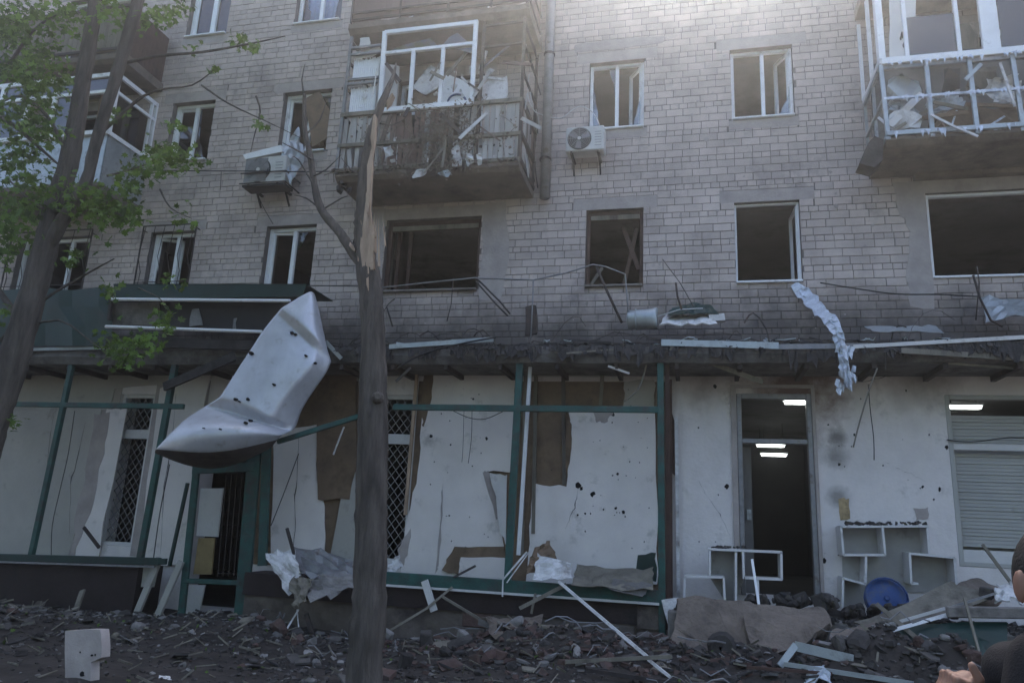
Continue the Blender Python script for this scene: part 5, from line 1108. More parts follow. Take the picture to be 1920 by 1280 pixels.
for zz in (.0, .2): MB().bar((pa.x-.04, -.53, pa.z+zz), (pb.x+.04, -.53, pa.z+zz), .018).bar((pb.x+.04, -.53, pa.z+zz), (pb.x+.04, -.014, pa.z+zz), .018).build('cage_bar', 'rust', a2)
MB().box(pa.x+.02, pa.x+(pb.x-pa.x)*.56, -.508, -.499, pa.z+.04, pb.z-.04).build('grille_panel', 'steel', a2)
MB().box(pa.x+.0, pb.x+.02, -.5, -.2, pa.z-.05, pa.z-.01).build('drip_tray', 'dark', a2)
MB().prism([P(a, b, -.52) for a, b in [(455, 290), (526, 272), (530, 284), (460, 299)]], (0, .35, .04)).build('fallen_sill', 'pvc', label='white window sill fallen across the grimy caged air conditioner', cat='window sill')
crumple('torn_film', [P(527, 290, -.5), P(560, 235, -.12), P(572, 300, -.15), P(545, 345, -.45)], 'galv', 7, 7, .035, 3, 12, .004, label='torn pale film hanging from the window over the caged air conditioner', cat='film')
MB().prism([P(a, b, .02) for a, b in jag([(572, 185), (600, 172), (625, 220), (612, 260), (585, 275)], 2, 3, 8)], (0, .02, 0)).build('torn_board', 'osb', label='broken brown board in the window left of the wrecked plank-clad balcony', cat='board', tri=True)
# ------------------------------------------------------------------ cables
cab = [([(240, 318), (330, 320), (470, 321), (560, 322), (640, 321)], -.6, .010, 'black', 'taut black cable running to the wrecked balcony past the caged air conditioner'), ([(574, 535), (640, 536), (700, 537)], -1.1, .008, 'black', 'thin cable from the silver panel to the snapped tree'), ([(1538, 530), (1600, 540), (1680, 551), (1760, 552), (1838, 556)], -.12, .010, 'black', 'sagging black cable on the brick wall between two white-framed openings'),
       ([(992, 140), (990, 180), (1000, 205), (1012, 214), (1050, 222), (1075, 205), (1092, 200), (1112, 212), (1124, 234)], -.18, .008, 'whitecable', 'grey cable looping from the down pipe to the white air conditioner'), ([(975, 30), (985, 80), (998, 122)], -.4, .007, 'whitecable', 'loose pale cable beside the corner of the wrecked balcony'), ([(1645, 690), (1630, 730), (1612, 790), (1600, 838)], -1.0, .010, 'wood', 'frayed cord hanging from the canopy between doorway and shutter'), ([(1628, 720), (1632, 770), (1638, 820), (1639, 862)], -.98, .006, 'black', 'thin straight wire hanging beside the frayed cord'),
       ([(885, 768), (884, 820), (878, 868)], -.85, .005, 'black', 'short wire hanging under the green beam by the torn panel'), ([(850, 770), (880, 783), (910, 785), (945, 770)], -.88, .006, 'black', 'looped black cable below the green beam'), ([(870, 770), (868, 840), (866, 866)], -.85, .004, 'black', 'hair-thin wire hanging before the large torn white panel'), ([(140, 770), (128, 850), (112, 920), (98, 985), (96, 1050)], -.8, .006, 'black', 'thin wire hanging in front of the cream wall panel'),
       ([(745, 690), (790, 665), (860, 645), (930, 632)], -1.1, .012, 'black', 'dark cable trailing over the canopy edge beside the snapped tree'), ([(318, 870), (300, 960), (288, 1045)], -.85, .008, 'black', 'dark wire hanging behind the silver panel tip'), ([(560, 850), (530, 930), (508, 985)], -.92, .007, 'black', 'thin rod leaning against the door jamb under the silver panel'), ([(478, 350), (492, 385), (512, 420)], -.1, .007, 'black', 'short drain hose below the caged air conditioner'), ([(415, 322), (413, 356)], -.58, .006, 'black', 'short cable end dangling from the taut black cable'), ([(1212, 680), (1205, 710), (1192, 735), (1170, 752)], -.8, .014, 'wood', 'twisted lath hanging in the top of the bay by the green corner post'),
       ([(300, 590), (298, 640), (296, 690)], -1.22, .005, 'black', 'thin wire below the sign box')]
for k, (q, Y, rr_, m, lab) in enumerate(cab):
    P3 = [P(a, b, Y) for a, b in q]; out = []
    for i in range(len(P3)-1):
        for s in range(4):
            t = s/4; p0 = P3[max(i-1, 0)]; p1 = P3[i]; p2 = P3[i+1]; p3 = P3[min(i+2, len(P3)-1)]
            out.append(.5*((2*p1)+(p2-p0)*t+(2*p0-5*p1+4*p2-p3)*t*t+(3*p1-p0-3*p2+p3)*t**3))
    MB().tube(out+[P3[-1]], rr_, 6).build('cable', m, label=lab, cat='cable', smooth=True)
# ------------------------------------------------------------------ shelves and debris before the shop door
def board_box(t, a, b, Yf, Yb, wd=.028, m='shelf'):
    """shelf board seen edge-on, from front depth Yf back to Yb"""
    pa, pb = P(*a, Yf), P(*b, Yf); d = Vector((0, Yb-Yf, 0)); n = (pb-pa).normalized().cross(Vector((0, 1, 0))).normalized()*wd/2
    mb = MB(); mb.add([pa-n, pb-n, pb+n, pa+n, pa-n+d, pb-n+d, pb+n+d, pa+n+d], [(0,1,2,3),(4,5,6,7),(0,1,5,4),(1,2,6,5),(2,3,7,6),(3,0,4,7)]); mb.build('shelf_board', m, t)
s1_ = empty('cube_shelf', P(1380, 1120, -.6), 'white stepped cube shelving fallen half across the shop doorway', 'shelf')
Y0, Y1 = -.75, -.42
for a, b in [((1327, 1029), (1467, 1035)), ((1331, 1030), (1331, 1080)), ((1393, 1033), (1395, 1085)), ((1395, 1083), (1467, 1086)), ((1465, 1035), (1466, 1086)), ((1283, 1080), (1358, 1082)), ((1284, 1081), (1283, 1124)), ((1357, 1082), (1359, 1126)), ((1421, 1087), (1422, 1130)), ((1380, 1035), (1380, 1128))]: board_box(s1_, a, b, Y0, Y1)
MB().prism([P(a, b, Y1) for a, b in [(1331, 1030), (1393, 1033), (1395, 1085), (1380, 1128), (1359, 1126), (1331, 1082)]], (0, .012, 0)).build('back_panel', 'shelfback', s1_)
s2_ = empty('cube_shelf', P(1650, 1120, -.3), 'white stepped cube shelving against the plaster beside the blue lid', 'shelf')
Y0, Y1 = -.34, -.02
for a, b in [((1577, 987), (1742, 986)), ((1577, 987), (1582, 1040)), ((1655, 988), (1660, 1040)), ((1582, 1040), (1660, 1040)), ((1739, 987), (1743, 1038)), ((1705, 1037), (1791, 1045)), ((1706, 1037), (1709, 1093)), ((1709, 1093), (1722, 1094)), ((1790, 1045), (1794, 1095)), ((1624, 1041), (1623, 1094)), ((1580, 1083), (1624, 1095)), ((1581, 1084), (1580, 1140))]: board_box(s2_, a, b, Y0, Y1)
MB().prism([P(a, b, Y1) for a, b in [(1578, 988), (1741, 987), (1745, 1038), (1793, 1046), (1796, 1110), (1705, 1110), (1582, 1140)]], (0, .012, 0)).build('back_panel', 'shelfback', s2_)
mb = MB(); r = random.Random(3)
for k in range(70): chunk(mb, P(r.uniform(1580, 1735), 983, -.34+r.uniform(.02, .28))+Vector((0, 0, r.uniform(.0, .03))), r.uniform(.012, .035), r)
for k in range(30): chunk(mb, P(r.uniform(1335, 1400), 1027, -.75+r.uniform(.02, .28))+Vector((0, 0, r.uniform(.0, .02))), r.uniform(.012, .03), r)
mb.build('shelf_litter', 'rubble', label='crumbled plaster lying along the shelf tops', kind='stuff')
# blue plastic lid
c = P(1661, 1122, -.55); bl_ = empty('blue_plastic_lid', c-Vector((0, 0, .3)), 'round blue plastic tub lid leaning on the white shelving', 'lid')
rad = 37*depth(c)/F_PX
MB().lathe([(.001, .03), (rad*.5, .035), (rad*.86, .02), (rad*.9, .035), (rad, .03), (rad*1.02, 0), (rad*1.02, -.04), (rad*.97, -.04), (rad*.95, 0)], 32, c, (.12, -1, .25)).build('disc', 'blue', bl_, smooth=True, )
MB().lathe([(.03, .04), (.035, .05), (.02, .055), (.001, .055)], 14, c, (.12, -1, .25)).build('knob', 'blue', bl_, smooth=True)
MB().tube([c+Vector((.1+rad*1.02*math.cos(a)-.1, -.02, rad*1.02*math.sin(a))) for a in [i*.314 for i in range(21)]], .012, 6).build('rim', 'blue', bl_, smooth=True)
# big broken slabs
def slabpx(nm, q, Yt, Yb, th, m, lab, cat, seed=0, amp=3, n=3):
    """broken slab: picture outline, depth varies from Yt (top of its outline) to Yb (bottom)"""
    qj = jag(q, amp, n, seed); ys = [b for a, b in q]; y0, y1 = min(ys), max(ys)
    pts = [P(a, b, Yt+(Yb-Yt)*(b-y0)/(y1-y0)) for a, b in qj]; nr = Vector((0, .8, -.6))*th
    o = MB().prism(pts, nr).build(nm, m, label=lab, cat=cat, tri=True)
    if m == 'brownslab':
        bm = bmesh.new(); bm.from_mesh(o.data); bmesh.ops.triangulate(bm, faces=bm.faces); bmesh.ops.subdivide_edges(bm, edges=bm.edges, cuts=4, use_grid_fill=True)
        for v in bm.verts:
            q = v.co+o.location; v.co += Vector((noise.noise(q*3), noise.noise(q*3+Vector((5, 0, 0))), noise.noise(q*3+Vector((0, 5, 0)))))*.05+Vector((noise.noise(q*11), noise.noise(q*11+Vector((5, 0, 0))), noise.noise(q*11+Vector((0, 5, 0)))))*.022
        bm.to_mesh(o.data); bm.free()
    return o
slabpx('concrete_fragment', [(1272, 1120), (1330, 1118), (1390, 1128), (1440, 1135), (1545, 1140), (1560, 1175), (1500, 1215), (1430, 1232), (1395, 1225), (1330, 1262), (1300, 1245), (1256, 1235), (1262, 1170)], -1.15, -1.75, .25, 'brownslab', 'large tilted brown concrete slab below the stepped shelving and doorway', 'fragment', 1)
slabpx('concrete_fragment', [(1395, 1150), (1540, 1145), (1555, 1170), (1500, 1212), (1432, 1232), (1410, 1222)], -1.35, -1.85, .15, 'brownslab', 'thick broken edge piece lying on the large tilted brown slab', 'fragment', 2)
mb = MB(); c = P(1352, 1213, -1.85); mb.lathe([(.02, .02), (.13, .015), (.17, -.03), (.165, -.25), (.1, -.3)], 14, c, (-.2, -1, .25))
for v in mb.v: v += Vector((noise.noise(v*5), noise.noise(v*5+Vector((9, 0, 0))), noise.noise(v*5+Vector((0, 9, 0)))))*.04
mb.build('concrete_plug', 'rubble', label='rounded grey concrete plug on the front of the large brown slab', cat='concrete lump')
slabpx('foam_wedge', [(1240, 1124), (1272, 1119), (1262, 1150), (1256, 1186), (1248, 1155)], -1.0, -1.1, .02, 'foam', 'white wedge of board wedged beside the green corner post', 'board', 3, 1, 2)
slabpx('dark_board', [(1332, 1235), (1368, 1230), (1372, 1300), (1325, 1300)], -2.1, -2.3, .05, 'brownwood', 'dark red-brown board standing below the rounded concrete plug', 'board', 4, 2, 2)
slabpx('foam_shard', [(1368, 1246), (1396, 1300), (1366, 1300)], -2.05, -2.2, .02, 'foam', 'white triangular shard beside the dark red-brown board', 'board', 5, 1, 2)
slabpx('foam_shard', [(1324, 1264), (1332, 1262), (1330, 1300), (1320, 1300)], -2.05, -2.2, .02, 'foam', 'narrow white sliver on the other side of the dark red-brown board', 'board', 5, 1, 2)
slabpx('tilted_board', [(1690, 1135), (1782, 1088), (1800, 1098), (1875, 1112), (1800, 1145), (1660, 1180), (1600, 1165)], -.75, -1.5, .03, 'wood', 'broad grey-brown board tilted over the rubble beside the blue lid', 'board', 6, 3)
slabpx('tilted_board', [(1775, 1112), (1820, 1084), (1868, 1100), (1895, 1115), (1842, 1150), (1790, 1140)], -.55, -1.0, .04, 'brownslab', 'brownish slab in front of the roller shutter', 'fragment', 7, 3)
slabpx('green_sheet', [(1600, 1190), (1690, 1170), (1775, 1168), (1888, 1165), (1884, 1300), (1560, 1300), (1570, 1220)], -1.55, -2.3, .02, 'dgreen', 'dark green sheet lying at the foot of the porch', 'sheet', 8, 3)
crumple('green_tarpaulin', [P(1740, 1192, -1.9), P(1850, 1188, -1.9), P(1850, 1300, -2.5), P(1730, 1300, -2.5)], 'dgreen', 10, 10, .05, 3, 9, .006, label='dark green tarpaulin bulging over the green sheet', cat='tarpaulin', smooth=True)
rl = MB().bar(P(1775, 1146, -1.6), P(2000, 1150, -1.6), .12, .1).build('concrete_edging', 'concrete', label='long grey concrete edge beam along the porch', cat='edging', bevel=.012)
crumple('white_sack', [P(1862, 1128, -1.2), P(1925, 1130, -1.2), P(1925, 1090, -1.0), P(1870, 1095, -1.0)], 'foam', 9, 7, .05, 3, 15, .02, label='white crumpled sack on the porch under the roller shutter', cat='sack')
for k, (q, Yt, Yb, m, lab) in enumerate([([(990, 1175), (1075, 1168), (1120, 1195), (1060, 1230), (985, 1212)], -1.35, -1.95, 'brownslab', 'tilted piece of brown render lying against the plinth base'), ([(1150, 1195), (1236, 1190), (1246, 1225), (1170, 1240)], -1.45, -1.95, 'brownslab', 'brown slab piece at the foot of the green corner post'), ([(1120, 1248), (1240, 1238), (1262, 1262), (1140, 1276)], -2.2, -2.6, 'wood', 'wide dark board half buried below the white pole'), ([(1560, 1180), (1640, 1168), (1668, 1190), (1600, 1222), (1556, 1212)], -1.4, -2.0, 'brownslab', 'broken brown slab next to the bright white lath'), ([(800, 1205), (880, 1196), (900, 1222), (822, 1240)], -1.9, -2.4, 'wood', 'dark flat board lying on the earth past the snapped tree'), ([(330, 1195), (410, 1188), (420, 1206), (345, 1216)], -1.9, -2.4, 'wood', 'dark flat board lying before the green door'), ([(20, 1200), (95, 1192), (105, 1212), (30, 1222)], -2.6, -3.2, 'brownslab', 'flat brown slab lying on the earth behind the dull white slab')]):
    slabpx('render_fragment' if m == 'brownslab' else 'fallen_board', q, Yt, Yb, .06, m, lab, 'fragment' if m == 'brownslab' else 'board', k+90, 3)
# metal profiles and laths lying about
bars = [((1462, 1248), (1492, 1208), -2.3, -2.2, .07, 'galv', 'profile', 'bent end of the pale channel profile in the rubble', 'metal profile'), ((1490, 1210), (1600, 1236), -2.2, -2.25, .10, 'galv', 'profile', 'pale channel profile lying before the broken slab', 'metal profile'), ((1470, 1244), (1720, 1282), -2.35, -2.6, .045, 'galv', 'profile', 'long white lower lip of the channel profile', 'metal profile'),
        ((1606, 1200), (1775, 1152), -1.95, -1.55, .035, 'pvc', 'lath', 'bright white lath crossing the green sheet', 'lath'), ((1640, 1178), (1772, 1140), -1.5, -1.4, .03, 'board', 'lath', 'pale lath along the edge of the tilted board', 'lath'), ((1770, 1142), (1865, 1112), -1.4, -1.2, .025, 'steel', 'lath', 'grey lath continuing over the porch rubble', 'lath'), ((1614, 1170), (1655, 1206), -1.8, -1.9, .035, 'wood', 'lath', 'short lath propped under the bright white lath', 'lath'), ((1644, 1132), (1738, 1212), -1.3, -1.95, .05, 'wood', 'lath', 'brown lath slanting down from the blue lid', 'lath'),
        ((1842, 1020), (1905, 1105), -.9, -.9, .035, 'wood', 'lath', 'brown stick leaning before the roller shutter', 'lath'), ((1808, 1120), (1846, 1260), -1.75, -2.2, .025, 'wood', 'lath', 'thin rod leaning on the green sheet below the shutter', 'lath'), ((1580, 1245), (1690, 1215), -2.1, -2.0, .12, 'steel', 'lath', 'broad grey strip under the bright white lath', 'metal strip'), ((1410, 1048), (1424, 1140), -1.0, -1.2, .03, 'pvc', 'lath', 'thin white lath leaning on the shelf in the doorway', 'lath'),
        ((1048, 1090), (1218, 1234), -1.1, -2.35, .035, 'foam', 'pole', 'long white plastic pole slanting down before the plinth', 'pole'), ((1216, 1236), (1256, 1268), -2.35, -2.6, .03, 'foam', 'pole', 'short lower piece of white plastic pole on the rubble', 'pole'), ((943, 1086), (988, 1034), -1.05, -1.0, .022, 'foam', 'lath', 'thin white lath leaning on the green middle post', 'lath'), ((950, 1092), (995, 1030), -1.08, -.98, .014, 'foam', 'lath', 'second thin white lath leaning on the green middle post', 'lath'), ((943, 1086), (942, 1118), -1.05, -1.05, .018, 'foam', 'lath', 'short white strip hanging off the green sill', 'lath'),
        ((974, 1140), (1062, 1095), -1.2, -1.0, .05, 'wood', 'lath', 'grey lath on the green sill before the dark plinth', 'lath'), ((996, 1150), (1004, 1112), -1.1, -1.0, .03, 'wood', 'lath', 'short stub of lath below the green sill', 'lath'), ((730, 1182), (800, 1140), -1.4, -1.1, .03, 'wood', 'lath', 'thin brown lath at the foot of the dark plinth by the snapped tree', 'lath'), ((800, 1140), (848, 1100), -1.1, -1.0, .03, 'wood', 'lath', 'thin lath leaning up to the green sill', 'lath'), ((796, 1088), (814, 1145), -1.02, -1.05, .10, 'board', 'board', 'short pale board hanging under the green sill', 'board'), ((830, 1118), (900, 1160), -1.1, -1.4, .03, 'wood', 'lath', 'brown lath crossing below the green sill', 'lath'), ((898, 1165), (1040, 1215), -1.5, -2.0, .07, 'palerubble', 'board', 'pinkish board sliding off the plinth onto the rubble', 'board'),
        ((520, 1208), (560, 1142), -1.9, -1.6, .018, 'foam', 'lath', 'thin white stick hanging from the crumpled sheets', 'lath'), ((557, 1142), (560, 1175), -1.6, -1.7, .012, 'foam', 'lath', 'short thin white stick under the crumpled sheets', 'lath'), ((538, 990), (552, 1040), -1.2, -1.3, .04, 'rust', 'rod', 'dark short rod sticking up from the crumpled sheets', 'rod'), ((574, 1150), (590, 1200), -1.5, -1.6, .06, 'rust', 'rod', 'dark post stub under the crumpled sheets', 'post'),
        ((155, 1106), (135, 1165), -1.0, -1.3, .09, 'wood', 'board', 'short board leaning on the dark red-brown plinth', 'board'), ((157, 988), (186, 1026), -.5, -.5, .05, 'rust', 'rod', 'dark rod leaning below the lattice window', 'rod'), ((625, 852), (645, 800), -.8, -.8, .02, 'foam', 'lath', 'thin white stick hanging from the tilted green beam', 'lath'), ((850, 1082), (892, 1060), -1.0, -.9, .03, 'rust', 'rod', 'dark rod lying on the green sill by the small white panel', 'rod'), ((30, 1270), (65, 1225), -4.2, -3.8, .07, 'wood', 'board', 'short board lying on the earth near the white block', 'board'), ((1060, 1240), (1260, 1230), -2.6, -2.4, .04, 'wood', 'lath', 'dark lath lying across the rubble at the foot of the white pole', 'lath'), ((1100, 1255), (1330, 1290), -2.8, -2.9, .04, 'rust', 'rod', 'dark bent bar lying in the near rubble', 'rod'), ((1400, 1250), (1560, 1262), -2.5, -2.5, .03, 'brownwood', 'lath', 'dark red lath under the pale channel profile', 'lath')]
for a, b, Ya, Yb, wd, m, nm, lab, cat in bars: MB().bar(P(*a, Ya), P(*b, Yb), wd, min(wd, .03)).build(nm, m, label=lab, cat=cat)
# crumpled sheets caught in front of the left bay
cs = [([P(495, 1038, -1.3), P(548, 1024, -1.25), P(565, 1075, -1.5), P(540, 1112, -1.6)], 'foam', 'white crumpled sheet with torn edge before the white narrowing panel', 'sheet', .04),
      ([P(545, 1022, -1.0), P(662, 1045, -1.0), P(664, 1085, -1.4), P(560, 1078, -1.5)], 'steel', 'grey crumpled sheet stack beside the snapped tree', 'sheet', .05),
      ([P(560, 1075, -1.4), P(664, 1082, -1.35), P(662, 1100, -1.6), P(580, 1128, -1.75)], 'palerubble', 'pale bent panel lying under the grey crumpled sheet', 'panel', .04),
      ([P(548, 1080, -1.5), P(585, 1085, -1.6), P(578, 1125, -1.7), P(552, 1142, -1.7)], 'wood', 'small brownish crumpled scrap below the white crumpled sheet', 'scrap', .05),
      ([P(985, 1075, -1.0), P(1000, 1030, -.9), P(1030, 1012, -.7), P(1050, 1060, -.85)], 'osb', 'brown torn board reared up on the green sill', 'board', .03),
      ([P(1000, 1090, -1.08), P(1072, 1085, -1.05), P(1070, 1056, -.85), P(1006, 1038, -.9)], 'foam', 'white torn board sheet lying on the green sill', 'sheet', .03),
      ([P(1070, 1100, -1.12), P(1225, 1108, -1.08), P(1225, 1068, -.6), P(1080, 1062, -.6)], 'wood', 'flat grey-brown sheet lying on the green sill by the corner post', 'sheet', .03),
      ([P(1140, 1105, -1.1), P(1205, 1118, -1.1), P(1222, 1095, -.95), P(1150, 1085, -.95)], 'palerubble', 'grey peeled flap hanging over the green sill', 'sheet', .02),
      ([P(725, 1060, -.6), P(748, 1035, -.5), P(752, 1060, -.5), P(730, 1080, -.7)], 'foam', 'small white crumpled scrap below the lattice window by the tree', 'scrap', .03),
      ([P(1480, 1290, -2.6), P(1560, 1290, -2.6), P(1545, 1255, -2.4), P(1490, 1262, -2.4)], 'foil', 'pale blue plastic bag lying under the channel profile', 'bag', .06),
      ([P(1375, 1270, -2.4), P(1470, 1262, -2.4), P(1470, 1300, -2.7), P(1380, 1300, -2.7)], 'brownwood', 'dark red sheet lying in the near rubble by the white shard', 'sheet', .03),
      ([P(905, 1150, -1.4), P(1010, 1150, -1.3), P(1040, 1215, -2.0), P(930, 1200, -2.0)], 'brownslab', 'pinkish grey broken render panel leaning on the plinth', 'panel', .06),
      ([P(300, 1268, -4.3), P(345, 1278, -4.3), P(335, 1295, -4.6), P(300, 1290, -4.6)], 'foam', 'small white perforated scrap lying on the near earth', 'scrap', .02)]
for k, (q, m, lab, cat, amp) in enumerate(cs): crumple(cat if cat != 'sheet' else 'crumpled_sheet', q, m, 8, 7, amp, 3.5, k+20, .008, label=lab, cat=cat)
mb = MB(); c = P(1700, 1060, -.5)
rr2 = random.Random(31); mbs = {'rubble': MB(), 'palerubble': MB(), 'soot': MB(), 'wood': MB()}
for k in range(260):                                   # broken plates and scraps lying flat
    x = rr2.uniform(-11, 5.5); y = -1.15-abs(rr2.gauss(0, 1.7)); z = ground_h(x, y)
    if x > -.3 and y > -1.3: continue
    key = rr2.choice(['rubble', 'rubble', 'soot', 'palerubble', 'wood']); s = rr2.uniform(.05, .16); a0 = rr2.uniform(0, 6); t1, t2 = rr2.uniform(-.35, .35), rr2.uniform(-.35, .35); nn = rr2.randint(4, 6)
    pts = []
    for i in range(nn):
        a = a0+6.283*i/nn; q = s*rr2.uniform(.5, 1.1); pts.append(Vector((x+q*math.cos(a), y+q*.7*math.sin(a), z+.02+q*(t1*math.cos(a)+t2*math.sin(a)))))
    mbs[key].prism(pts, (0, 0, rr2.uniform(.008, .03)))
for key, mm in mbs.items(): mm.build('broken_plates', key, label='flat broken scraps scattered over the earth', kind='stuff', tri=True)
# larger lumps of masonry in the heaps
def lump(mb, c, s, r):
    bm = bmesh.new(); bmesh.ops.create_icosphere(bm, subdivisions=2, radius=1); R = Matrix.Rotation(r.uniform(0, 6.28), 3, Vector((r.uniform(-1, 1), r.uniform(-1, 1), r.uniform(-1, 1))).normalized()); off = Vector((r.uniform(0, 50), r.uniform(0, 50), 0)); sc = Vector((r.uniform(.7, 1.3), r.uniform(.6, 1.1), r.uniform(.4, .8)))
    vs = []
    for v in bm.verts:
        p = v.co.copy(); m_ = max(abs(p.x), abs(p.y), abs(p.z)); p = p.lerp(p/m_*.8, .65)
        p *= 1+.28*noise.noise(v.co*1.6+off)+.12*noise.noise(v.co*4+off); vs.append(Vector(c)+R @ Vector((p.x*sc.x, p.y*sc.y, p.z*sc.z))*s)
    mb.add(vs, [tuple(v.index for v in f.verts) for f in bm.faces]); bm.free()
for nm, m, cnt, seed, lab in (('masonry_lumps', 'rubble', 150, 41, 'grey lumps of masonry heaped before the shop'), ('brick_lumps', 'redrubble', 45, 42, 'lumps of broken red brickwork heaped before the shop'), ('plaster_lumps', 'palerubble', 60, 43, 'pale lumps of plaster heaped before the shop')):
    r = random.Random(seed); mb = MB(); k = 0
    while k < cnt:
        q = r.random()
        if q < .40: x, y = r.gauss(-1.5, 1.1), -1.2-abs(r.gauss(0, .7))
        elif q < .75: x, y = r.gauss(2.6, 1.6), -1.3-abs(r.gauss(0, .7))
        else: x, y = r.uniform(-10.5, 5), -1.3-abs(r.gauss(0, 1.6))
        if x > 5.8: continue
        s = r.uniform(.03, .09)*(1.8 if r.random() < .15 else 1); lump(mb, (x, y, ground_h(x, y)+s*.25), s, r); k += 1
    mb.build(nm, m, label=lab, kind='stuff')
mb = MB(); r = random.Random(47)
for k in range(60):
    s = r.uniform(.03, .10); lump(mb, P(r.uniform(1585, 1800), 1140+r.uniform(-4, 12), -.8+r.uniform(-.25, .1)), s, r)
for k in range(46):
    s = r.uniform(.03, .09); lump(mb, P(r.uniform(1400, 1570), 1124+r.uniform(-4, 8), -.75+r.uniform(-.25, .15)), s, r)
mb.build('porch_lumps', 'rubble', label='grey lumps of masonry heaped along the porch', kind='stuff')
# bent strips and torn film lying in the heaps
r = random.Random(52); mb = MB()
for k in range(46):
    x = r.choice([r.gauss(2.6, 1.4), r.gauss(-1.5, 1.4), r.uniform(-9, 4)]); y = -1.35-abs(r.gauss(0, .8)); z = ground_h(x, y); a = r.uniform(0, 6.28); pts = []
    for i in range(6): pts.append(Vector((x+.11*i*math.cos(a)+r.uniform(-.03, .03), y+.11*i*math.sin(a)*.6+r.uniform(-.03, .03), z+.05+r.uniform(-.02, .10))))
    mb.tube(pts, r.uniform(.004, .012), 5)
mb.build('bent_strips', 'steel', label='bent metal strips tangled in the rubble', kind='stuff')
# white painted block in the foreground
wbk = MB(); q = [(122, 1182), (188, 1180), (190, 1232), (170, 1240), (168, 1310), (120, 1310)]
wbk.prism([P(a, b, -4.9) for a, b in jag(q, 1.5, 3, 3)], (.02, .09, 0)); wbk = wbk.build('white_block', 'lintel', label='chipped dull white slab standing upright in the foreground earth', cat='block', tri=True)
for k, (a, b, s) in enumerate(((172, 1228, 2.5), (178, 1227, 2), (154, 1263, 5), (150, 1222, 2))): hole(a, b, s, -4.9035, wbk, k+70)
# individual broken blocks in the rubble
for k, (u, v, Y, s, m, lab) in enumerate([(1080, 1225, -2.0, .16, 'rubble', 'cube-like grey concrete block at the foot of the plinth'), (1040, 1222, -1.9, .12, 'soot', 'dark round stone beside the cube-like grey block'), (1068, 1256, -2.2, .09, 'palerubble', 'pale stone in front of the cube-like grey block'), (1110, 1215, -1.9, .07, 'palerubble', 'small pale stone on top of the cube-like grey block'), (585, 1205, -2.1, .10, 'palerubble', 'pale lump on the earth under the crumpled sheets'), (525, 1175, -1.7, .09, 'rubble', 'grey stone beside the plinth under the crumpled sheets'), (725, 1188, -1.8, .09, 'palerubble', 'pale stone at the foot of the snapped tree'), (800, 1198, -2.0, .12, 'rubble', 'broad grey stone between the snapped tree and the pinkish board'), (950, 1200, -2.0, .14, 'rubble', 'blue-grey block under the pinkish board'), (890, 1240, -2.6, .13, 'redrubble', 'lump of broken red brick in the near rubble'), (940, 1230, -2.4, .12, 'redrubble', 'reddish brick block before the blue-grey block'), (1150, 1212, -1.8, .10, 'rubble', 'grey stone below the slanting white pole'), (1180, 1225, -2.0, .08, 'soot', 'dark stone near the end of the white pole'), (1850, 1110, -1.0, .10, 'rubble', 'grey lump on the brownish slab under the shutter'), (1500, 1125, -.8, .12, 'rubble', 'grey lump on the shop doorstep'), (1470, 1118, -.7, .10, 'soot', 'dark lump on the shop doorstep'), (1540, 1130, -.9, .13, 'rubble', 'grey heap beside the door frame'), (870, 1190, -1.9, .08, 'palerubble', 'small pale stone left of the pinkish board'), (760, 1240, -2.8, .11, 'rubble', 'grey block on the earth to the side of the snapped tree'), (60, 1160, -1.6, .10, 'rubble', 'grey stone by the dark red-brown plinth'), (205, 1183, -2.3, .06, 'palerubble', 'small pale stone behind the white block'), (390, 1170, -1.4, .06, 'palerubble', 'small pale stone before the green door')]):
    mb = MB(); chunk(mb, P(u, v, Y), s, random.Random(k+3), 1.2); mb.build('broken_block', m, label=lab, cat='stone', bevel=.012)
# fine rubble over the ground
def scatter(nm, m, cnt, f, s0, s1, lab, seed, flat=.7):
    r = random.Random(seed); mb = MB(); k = 0
    while k < cnt:
        x, y = f(r)
        if not (-15 < x < 9): continue
        if -1.0 < y and x < -.3 and not (-8.2 < x < -6.4): continue
        z = ground_h(x, y)
        if x > -.3 and y > -1.15: z = .66
        chunk(mb, (x, y, z+.008), r.uniform(s0, s1)*(2 if r.random() < .06 else 1), r, flat); k += 1
    mb.build(nm, m, label=lab, kind='stuff')
scatter('fine_rubble', 'rubble', 6800, lambda r: (r.uniform(-12, 6), -1.0-abs(r.gauss(0, 2.2))), .006, .032, 'grey crushed rubble strewn over the earth', 1)
scatter('pale_rubble', 'palerubble', 1300, lambda r: (r.uniform(-11, 6), -1.0-abs(r.gauss(0, 1.9))), .010, .04, 'pale plaster crumbs strewn over the earth', 2, .5)
scatter('brick_rubble', 'redrubble', 420, lambda r: (r.gauss(-1.6, 1.6), -1.3-abs(r.gauss(0, .8))), .02, .07, 'broken red brick crumbs below the plinth', 3)
scatter('porch_rubble', 'rubble', 1500, lambda r: (r.uniform(-.2, 6.5), r.uniform(-1.15, -.05) if r.random() < .6 else r.uniform(-2.4, -1.1)), .015, .07, 'grey rubble covering the porch', 4)
r = random.Random(6); mb = MB()
for k in range(520):
    x = r.uniform(-11, 6); y = -1.2-abs(r.gauss(0, 1.8)); 
    if x > 0 and y > -1.3: continue
    a = r.uniform(0, 6.28); L = r.uniform(.05, .3); z = ground_h(x, y)
    mb.bar((x, y, z+.01), (x+L*math.cos(a), y+L*math.sin(a), z+.02+r.uniform(-.02, .09)), r.uniform(.006, .025), .008)
mb.build('splintered_litter', 'wood', label='splinters and laths strewn over the earth', kind='stuff')
mb = MB()
